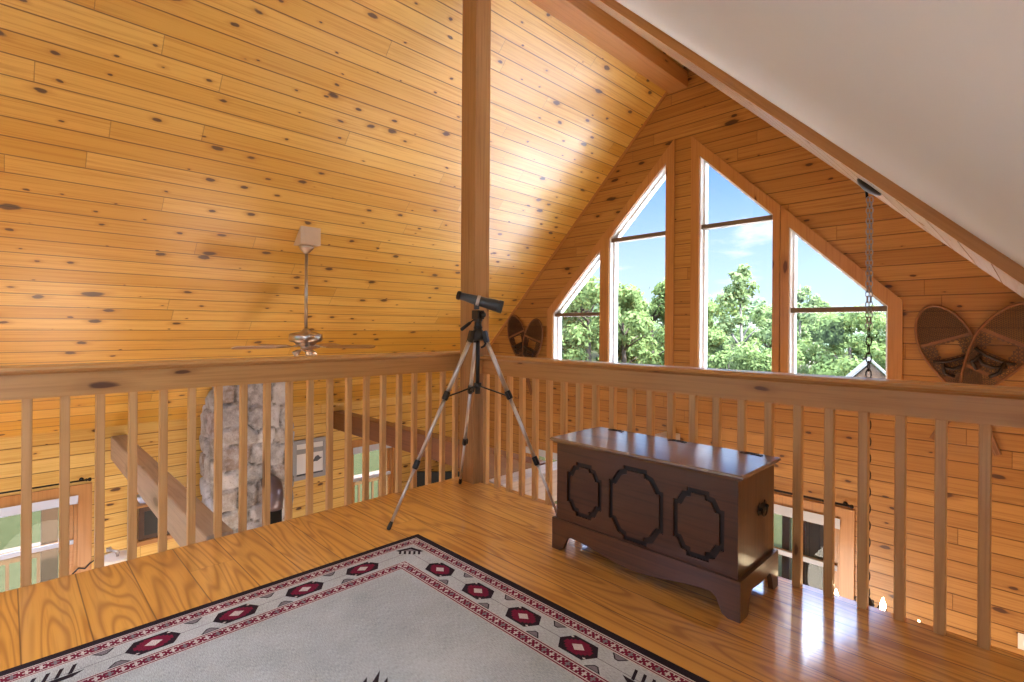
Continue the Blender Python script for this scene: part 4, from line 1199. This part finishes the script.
deck_rail((-9.05, -1.2, -2.74), (-9.05, 1.9, -2.74), 'deck railing seen through the window near the lamp', (0, 3.1))
deck_rail((-9.05, 3.9, -2.74), (-9.05, 8.2, -2.74), 'deck railing seen through the window under the dark tie beam', (0, 4.3))
mb = MB(); mb.box((-8.86, .33, -2.74), (-8.70, .49, .2)); tag(mb.build('porch_post', M['deck_dark'], bevel=.006), 'brown square porch post outside the window near the lamp', 'post')
# privacy screen and porch posts beyond the lower gable window
sc = empty('privacy_screen', (-1.9, 8.05, -2.74)); tag(sc, 'pale vertical-board screen on the deck outside the lower gable window', 'screen')
mb = MB(); mb.prism([(-2.24, -2.74), (-.6, -2.74), (-.6, -1.36), (-2.24, -1.46)], lambda a, b, t: (a, t, b), 8.03, 8.06, axis=(0, 1)); par(mb.build('boards', M['fence']), sc)
mb = MB(); mb.bar((-2.26, 8.04, -1.44), (-.6, 8.04, -1.34), .08, .04); mb.box((-2.30, 8.0, -2.74), (-2.21, 8.09, -1.40)); par(mb.build('frame', M['deck']), sc)
for k, xx in enumerate((-3.1, -2.46)):
    mb = MB(); mb.box((xx - .05, 8.0, -2.74), (xx + .05, 8.1, -1.30)); mb.box((xx - .06, 7.99, -1.30), (xx + .06, 8.11, -1.27))
    tag(mb.build('deck_post', M['deck'], bevel=.004), ['pale deck post farther from the board screen', 'pale deck post next to the board screen'][k], 'post', 'deck posts beyond the lower gable window')

# small outbuilding
sh = empty('outbuilding', (-3.95, 21.6, -3.4), math.radians(12)); tag(sh, 'small wooden outbuilding with a pale roof among the trees', 'building'); sh.scale = (.6, .6, 1.05)
mb = MB(); mb.prism([(-1.4, 0), (1.4, 0), (1.4, 2.5), (0, 3.35), (-1.4, 2.5)], lambda a, b, t: (a, t, b), -1.6, 1.6); loc_child(mb, 'wall', M['shed_wall'], sh)
for s in (-1, 1):
    mb = MB(); mb.bar((0, 0, 3.45), (s * 1.75, 0, 2.39), 3.7, .07, up=(0, 0, 1)); loc_child(mb, 'roof_panel', M['shed_roof'], sh)

# trees
def leaves(rnd, blobs, count, size, mat, parent, name='foliage'):
    mb = MB(); tot = sum(b[3] ** 2 for b in blobs)
    for (bx_, by_, bz_, br_) in blobs:
        for _ in range(int(count * br_ ** 2 / tot)):
            v = Vector((rnd.gauss(0, 1), rnd.gauss(0, 1), rnd.gauss(0, 1))).normalized()
            rr = br_ * (rnd.random() ** .33) * rnd.uniform(.75, 1.08)
            p = Vector((bx_, by_, bz_)) + Vector((v.x, v.y, v.z * .85)) * rr
            nrm = (v + Vector((rnd.uniform(-.8, .8), rnd.uniform(-.8, .8), rnd.uniform(-.3, 1.)))).normalized()
            t = nrm.cross(Vector((rnd.uniform(-1, 1), rnd.uniform(-1, 1), rnd.uniform(-1, 1)))).normalized(); b = nrm.cross(t)
            s = size * rnd.uniform(.6, 1.3)
            mb.face([p - t * s, p - b * s * .55, p + t * s, p + b * s * .55], [(0, 0)] * 4)
    return mb.build(name, mat, parent, weld=False)
def make_tree(kind, seed):
    rnd = random.Random(seed); r = empty({'maple': 'maple_tree', 'birch': 'birch_tree', 'far': 'woodland_tree'}[kind])
    blobs = []
    if kind == 'maple':
        for k in range(26):
            a = rnd.uniform(0, 2 * PI); h = rnd.uniform(.16, .95); w = .36 * math.sin(PI * min(1, (h - .05) / 1.0)) ** .6
            q = rnd.uniform(.3, 1) * w; blobs.append((math.cos(a) * q, math.sin(a) * q, h, rnd.uniform(.08, .14)))
        leaves(rnd, blobs, 5200, .021, M['leaf_maple'], r)
        pts, rad, bark = [(0, 0, 0), (.01, 0, .3), (0, .01, .7)], [.03, .022, .008], M['bark']
    elif kind == 'birch':
        for k in range(34):
            h = rnd.uniform(.22, 1.0); a = rnd.uniform(0, 2 * PI); w = .22 * (1.08 - h) ** .7 + .02
            q = rnd.uniform(.2, 1) * w; blobs.append((math.cos(a) * q, math.sin(a) * q, h, rnd.uniform(.03, .075)))
        leaves(rnd, blobs, 3000, .016, M['leaf_birch'], r)
        pts, rad, bark = [(0, 0, 0), (.01, .01, .4), (-.01, 0, .98)], [.016, .012, .003], M['bark_birch']
    else:
        for k in range(16):
            a = rnd.uniform(0, 2 * PI); h = rnd.uniform(.1, .93); w = .34 * math.sin(PI * min(1, h)) ** .5
            q = rnd.uniform(.3, 1) * w; blobs.append((math.cos(a) * q, math.sin(a) * q, h, rnd.uniform(.09, .16)))
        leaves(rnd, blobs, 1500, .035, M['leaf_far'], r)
        pts, rad, bark = [(0, 0, 0), (0, 0, .5)], [.03, .015], M['bark']
    mb = MB(); mb.tube(pts, rad, 8)
    if kind != 'far':
        for k in range(7):
            a = rnd.uniform(0, 2 * PI); h = rnd.uniform(.25, .75); q = .22 if kind == 'maple' else .13
            mb.tube([(0, 0, h), (math.cos(a) * q * .5, math.sin(a) * q * .5, h + .08), (math.cos(a) * q, math.sin(a) * q, h + .14)], [.009, .006, .003], 5)
    mb.build('trunk', bark, r)
    return r
protos = {'maple': [make_tree('maple', 11), make_tree('maple', 12)], 'birch': [make_tree('birch', 21)], 'far': [make_tree('far', 31), make_tree('far', 32)]}
used = set()
def put(kind, x, y, h, label, grp, w=1., rz=0.):
    pr = protos[kind][int(abs(x * 7 + y * 3)) % len(protos[kind])]
    o = pr if pr.name not in used else copy_tree(pr); used.add(pr.name)
    o.location = (x, y, gz(x, y) - .05); o.scale = (h * w, h * w, h); o.rotation_euler = (0, 0, rz)
    tag(o, label, 'tree', grp)
S_, C_ = math.sin(math.radians(45.3241)), math.cos(math.radians(45.3241))
def bearing(deg, d):     # ground position at a bearing right of the viewing direction
    u = math.tan(math.radians(deg)) * d
    return (-S_ * d + C_ * u, C_ * d + S_ * u)
trees = [('birch', 24.0, 27, 8.3, .95, 'tall airy birch standing above the others in the right-centre window'),
         ('birch', 29.4, 25, 7.0, .9, 'airy birch at the edge of the window behind the chain'),
         ('maple', 33.5, 22, 5.6, 1.0, 'full round maple behind the hanging chain'),
         ('maple', 21.3, 31, 6.6, 1.1, 'leafy maple left of the tall birch'),
         ('maple', 26.6, 33, 6.2, 1.15, 'leafy maple right of the tall birch'),
         ('maple', 15.2, 36, 7.5, 1.1, 'leafy maple in the tall window left of the pier'),
         ('maple', 12.3, 31, 7.3, 1.0, 'bright maple at the left edge of the tall window'),
         ('maple', 8.6, 30, 7.9, 1.0, 'leafy maple filling the lowest left window'),
         ('maple', 5.6, 34, 7.0, 1.0, 'leafy maple at the corner of the lowest left window'),
         ('maple', 17.8, 42, 8.5, 1.1, 'maple standing behind the central pier'),
         ('maple', 37.0, 36, 6.2, 1.1, 'maple at the right edge of the window behind the chain'),
         ('maple', 30.6, 40, 6.8, 1.2, 'maple behind the birch next to the chain window'),
         ('maple', 23.0, 21, 4.6, 1.0, 'low bushy maple in front of the tall birch'),
         ('maple', 27.3, 20, 4.0, 1.1, 'low bushy maple below the chain window mullion')]
for i, (k, deg, d, h, w, lab) in enumerate(trees):
    x, y = bearing(deg, d); put(k, x, y, h, lab, 'trees beyond the lawn', w, i * 1.3)
rnd = random.Random(17)
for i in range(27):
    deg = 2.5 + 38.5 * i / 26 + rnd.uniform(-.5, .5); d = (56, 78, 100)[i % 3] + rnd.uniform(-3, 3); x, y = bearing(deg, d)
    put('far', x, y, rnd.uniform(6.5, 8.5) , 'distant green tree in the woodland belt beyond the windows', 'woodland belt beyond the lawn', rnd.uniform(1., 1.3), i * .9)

# ------------------------------------------------------------------ light
W = bpy.data.worlds.new('sky'); SC.world = W; W.use_nodes = True
nt = W.node_tree; nt.nodes.clear()
class WN(NT):
    def __init__(s, t): s.t = t; s.m = None
N = WN(nt)
wo = N.n('ShaderNodeOutputWorld'); bg = N.n('ShaderNodeBackground')
D = N.n('ShaderNodeTexCoord').outputs['Generated']; S = N.sep(D)
z = N.math('MAXIMUM', S[2], 0.)
grad = N.step(z, -.03, .40)
sky = N.mix(grad, lin(198, 221, 247), lin(86, 146, 232))
cl_n = N.noise(N.comb(N.math('DIVIDE', S[0], N.math('ADD', z, .25)), N.math('DIVIDE', S[1], N.math('ADD', z, .25)), 3.3), 1.5, 6., .58, .2)
cm = N.math('MULTIPLY', N.step(cl_n, .56, .72), .9)
sky = N.mix(cm, sky, lin(250, 250, 250))
gnd = N.mix(N.step(S[2], -.08, .0), lin(120, 140, 90), sky)
SUN = Vector((.72, -.10, .95)).normalized()
dt = N.n('ShaderNodeVectorMath', operation='DOT_PRODUCT'); N.put(dt.inputs[0], D); dt.inputs[1].default_value = SUN
glow = N.step(dt.outputs['Value'], .30, 1.)
high = N.step(S[2], .34, .52)     # sky above the view brightened to add window light
strength = N.math('ADD', N.math('ADD', .9, N.math('MULTIPLY', high, 9.5)), N.math('MULTIPLY', glow, 4.))
col = N.mix(N.math('MAXIMUM', N.math('MULTIPLY', glow, .8), N.math('MULTIPLY', high, .75)), gnd, lin(248, 249, 252))
N.put(bg.inputs[0], col); N.put(bg.inputs[1], strength)
nt.links.new(bg.outputs[0], wo.inputs[0])

def light(name, typ, loc, energy, col=(1, 1, 1), rot=None, target=None, **kw):
    d = bpy.data.lights.new(name, typ); d.energy = energy; d.color = col
    for k, v in kw.items(): setattr(d, k, v)
    o = bpy.data.objects.new(name, d); COL.objects.link(o); o.location = loc
    if target is not None: o.rotation_euler = (Vector(target) - Vector(loc)).to_track_quat('-Z', 'Y').to_euler()
    return o
light('sun', 'SUN', (10, 0, 20), 22.0, (1., .95, .88), target=(10 - .72, .10, 20 - .95), angle=.02)
# unseen fill lights added to the great room, below the loft floor
for p, e in (((-5.6, .4, -1.7), 22), ((-4.4, 2.2, -1.8), 26), ((-1.5, 3.9, -1.9), 62)):
    light('room_fill', 'POINT', p, e, (1., .90, .74), shadow_soft_size=.5)
for p, e in (((.75, -2.4, 2.0), 12),):
    light('dormer_fill', 'POINT', p, e, (.95, .97, 1.), shadow_soft_size=.25)  # unseen fill light added in the dormer
for p, e in (((-1.75, .1, 3.0), 30), ((-1.1, -1.2, 2.35), 22)):
    light('overhead_fill', 'SPOT', p, e, (.95, .97, 1.), target=(p[0] - .1, p[1] + .1, 0), spot_size=math.radians(105), spot_blend=.9, shadow_soft_size=.12)  # unseen overhead spots added to brighten rug and loft floor

# ------------------------------------------------------------------ camera
cam = bpy.data.cameras.new('camera'); co = bpy.data.objects.new('camera', cam); COL.objects.link(co)
cam.sensor_fit = 'HORIZONTAL'; cam.sensor_width = 36.; cam.lens = 36. * 512.2281 / 1024.
cam.shift_y = -(341. - 328.7562) / 1024.; cam.clip_start = .03; cam.clip_end = 1000.
co.matrix_world = Matrix.Translation((0, 0, 1.2)) @ Matrix.Rotation(math.radians(45.3241), 4, 'Z') @ Matrix.Rotation(PI / 2, 4, 'X') @ Matrix.Rotation(math.radians(.3854), 4, 'Z')
SC.camera = co
vs = SC.view_settings
vs.view_transform = 'Standard'; vs.look = 'None'; vs.gamma = 1.; vs.exposure = .92; vs.use_curve_mapping = False
SC.cycles.max_bounces = 10; SC.cycles.diffuse_bounces = 4; SC.cycles.transparent_max_bounces = 12
SC.cycles.sample_clamp_indirect = 8.
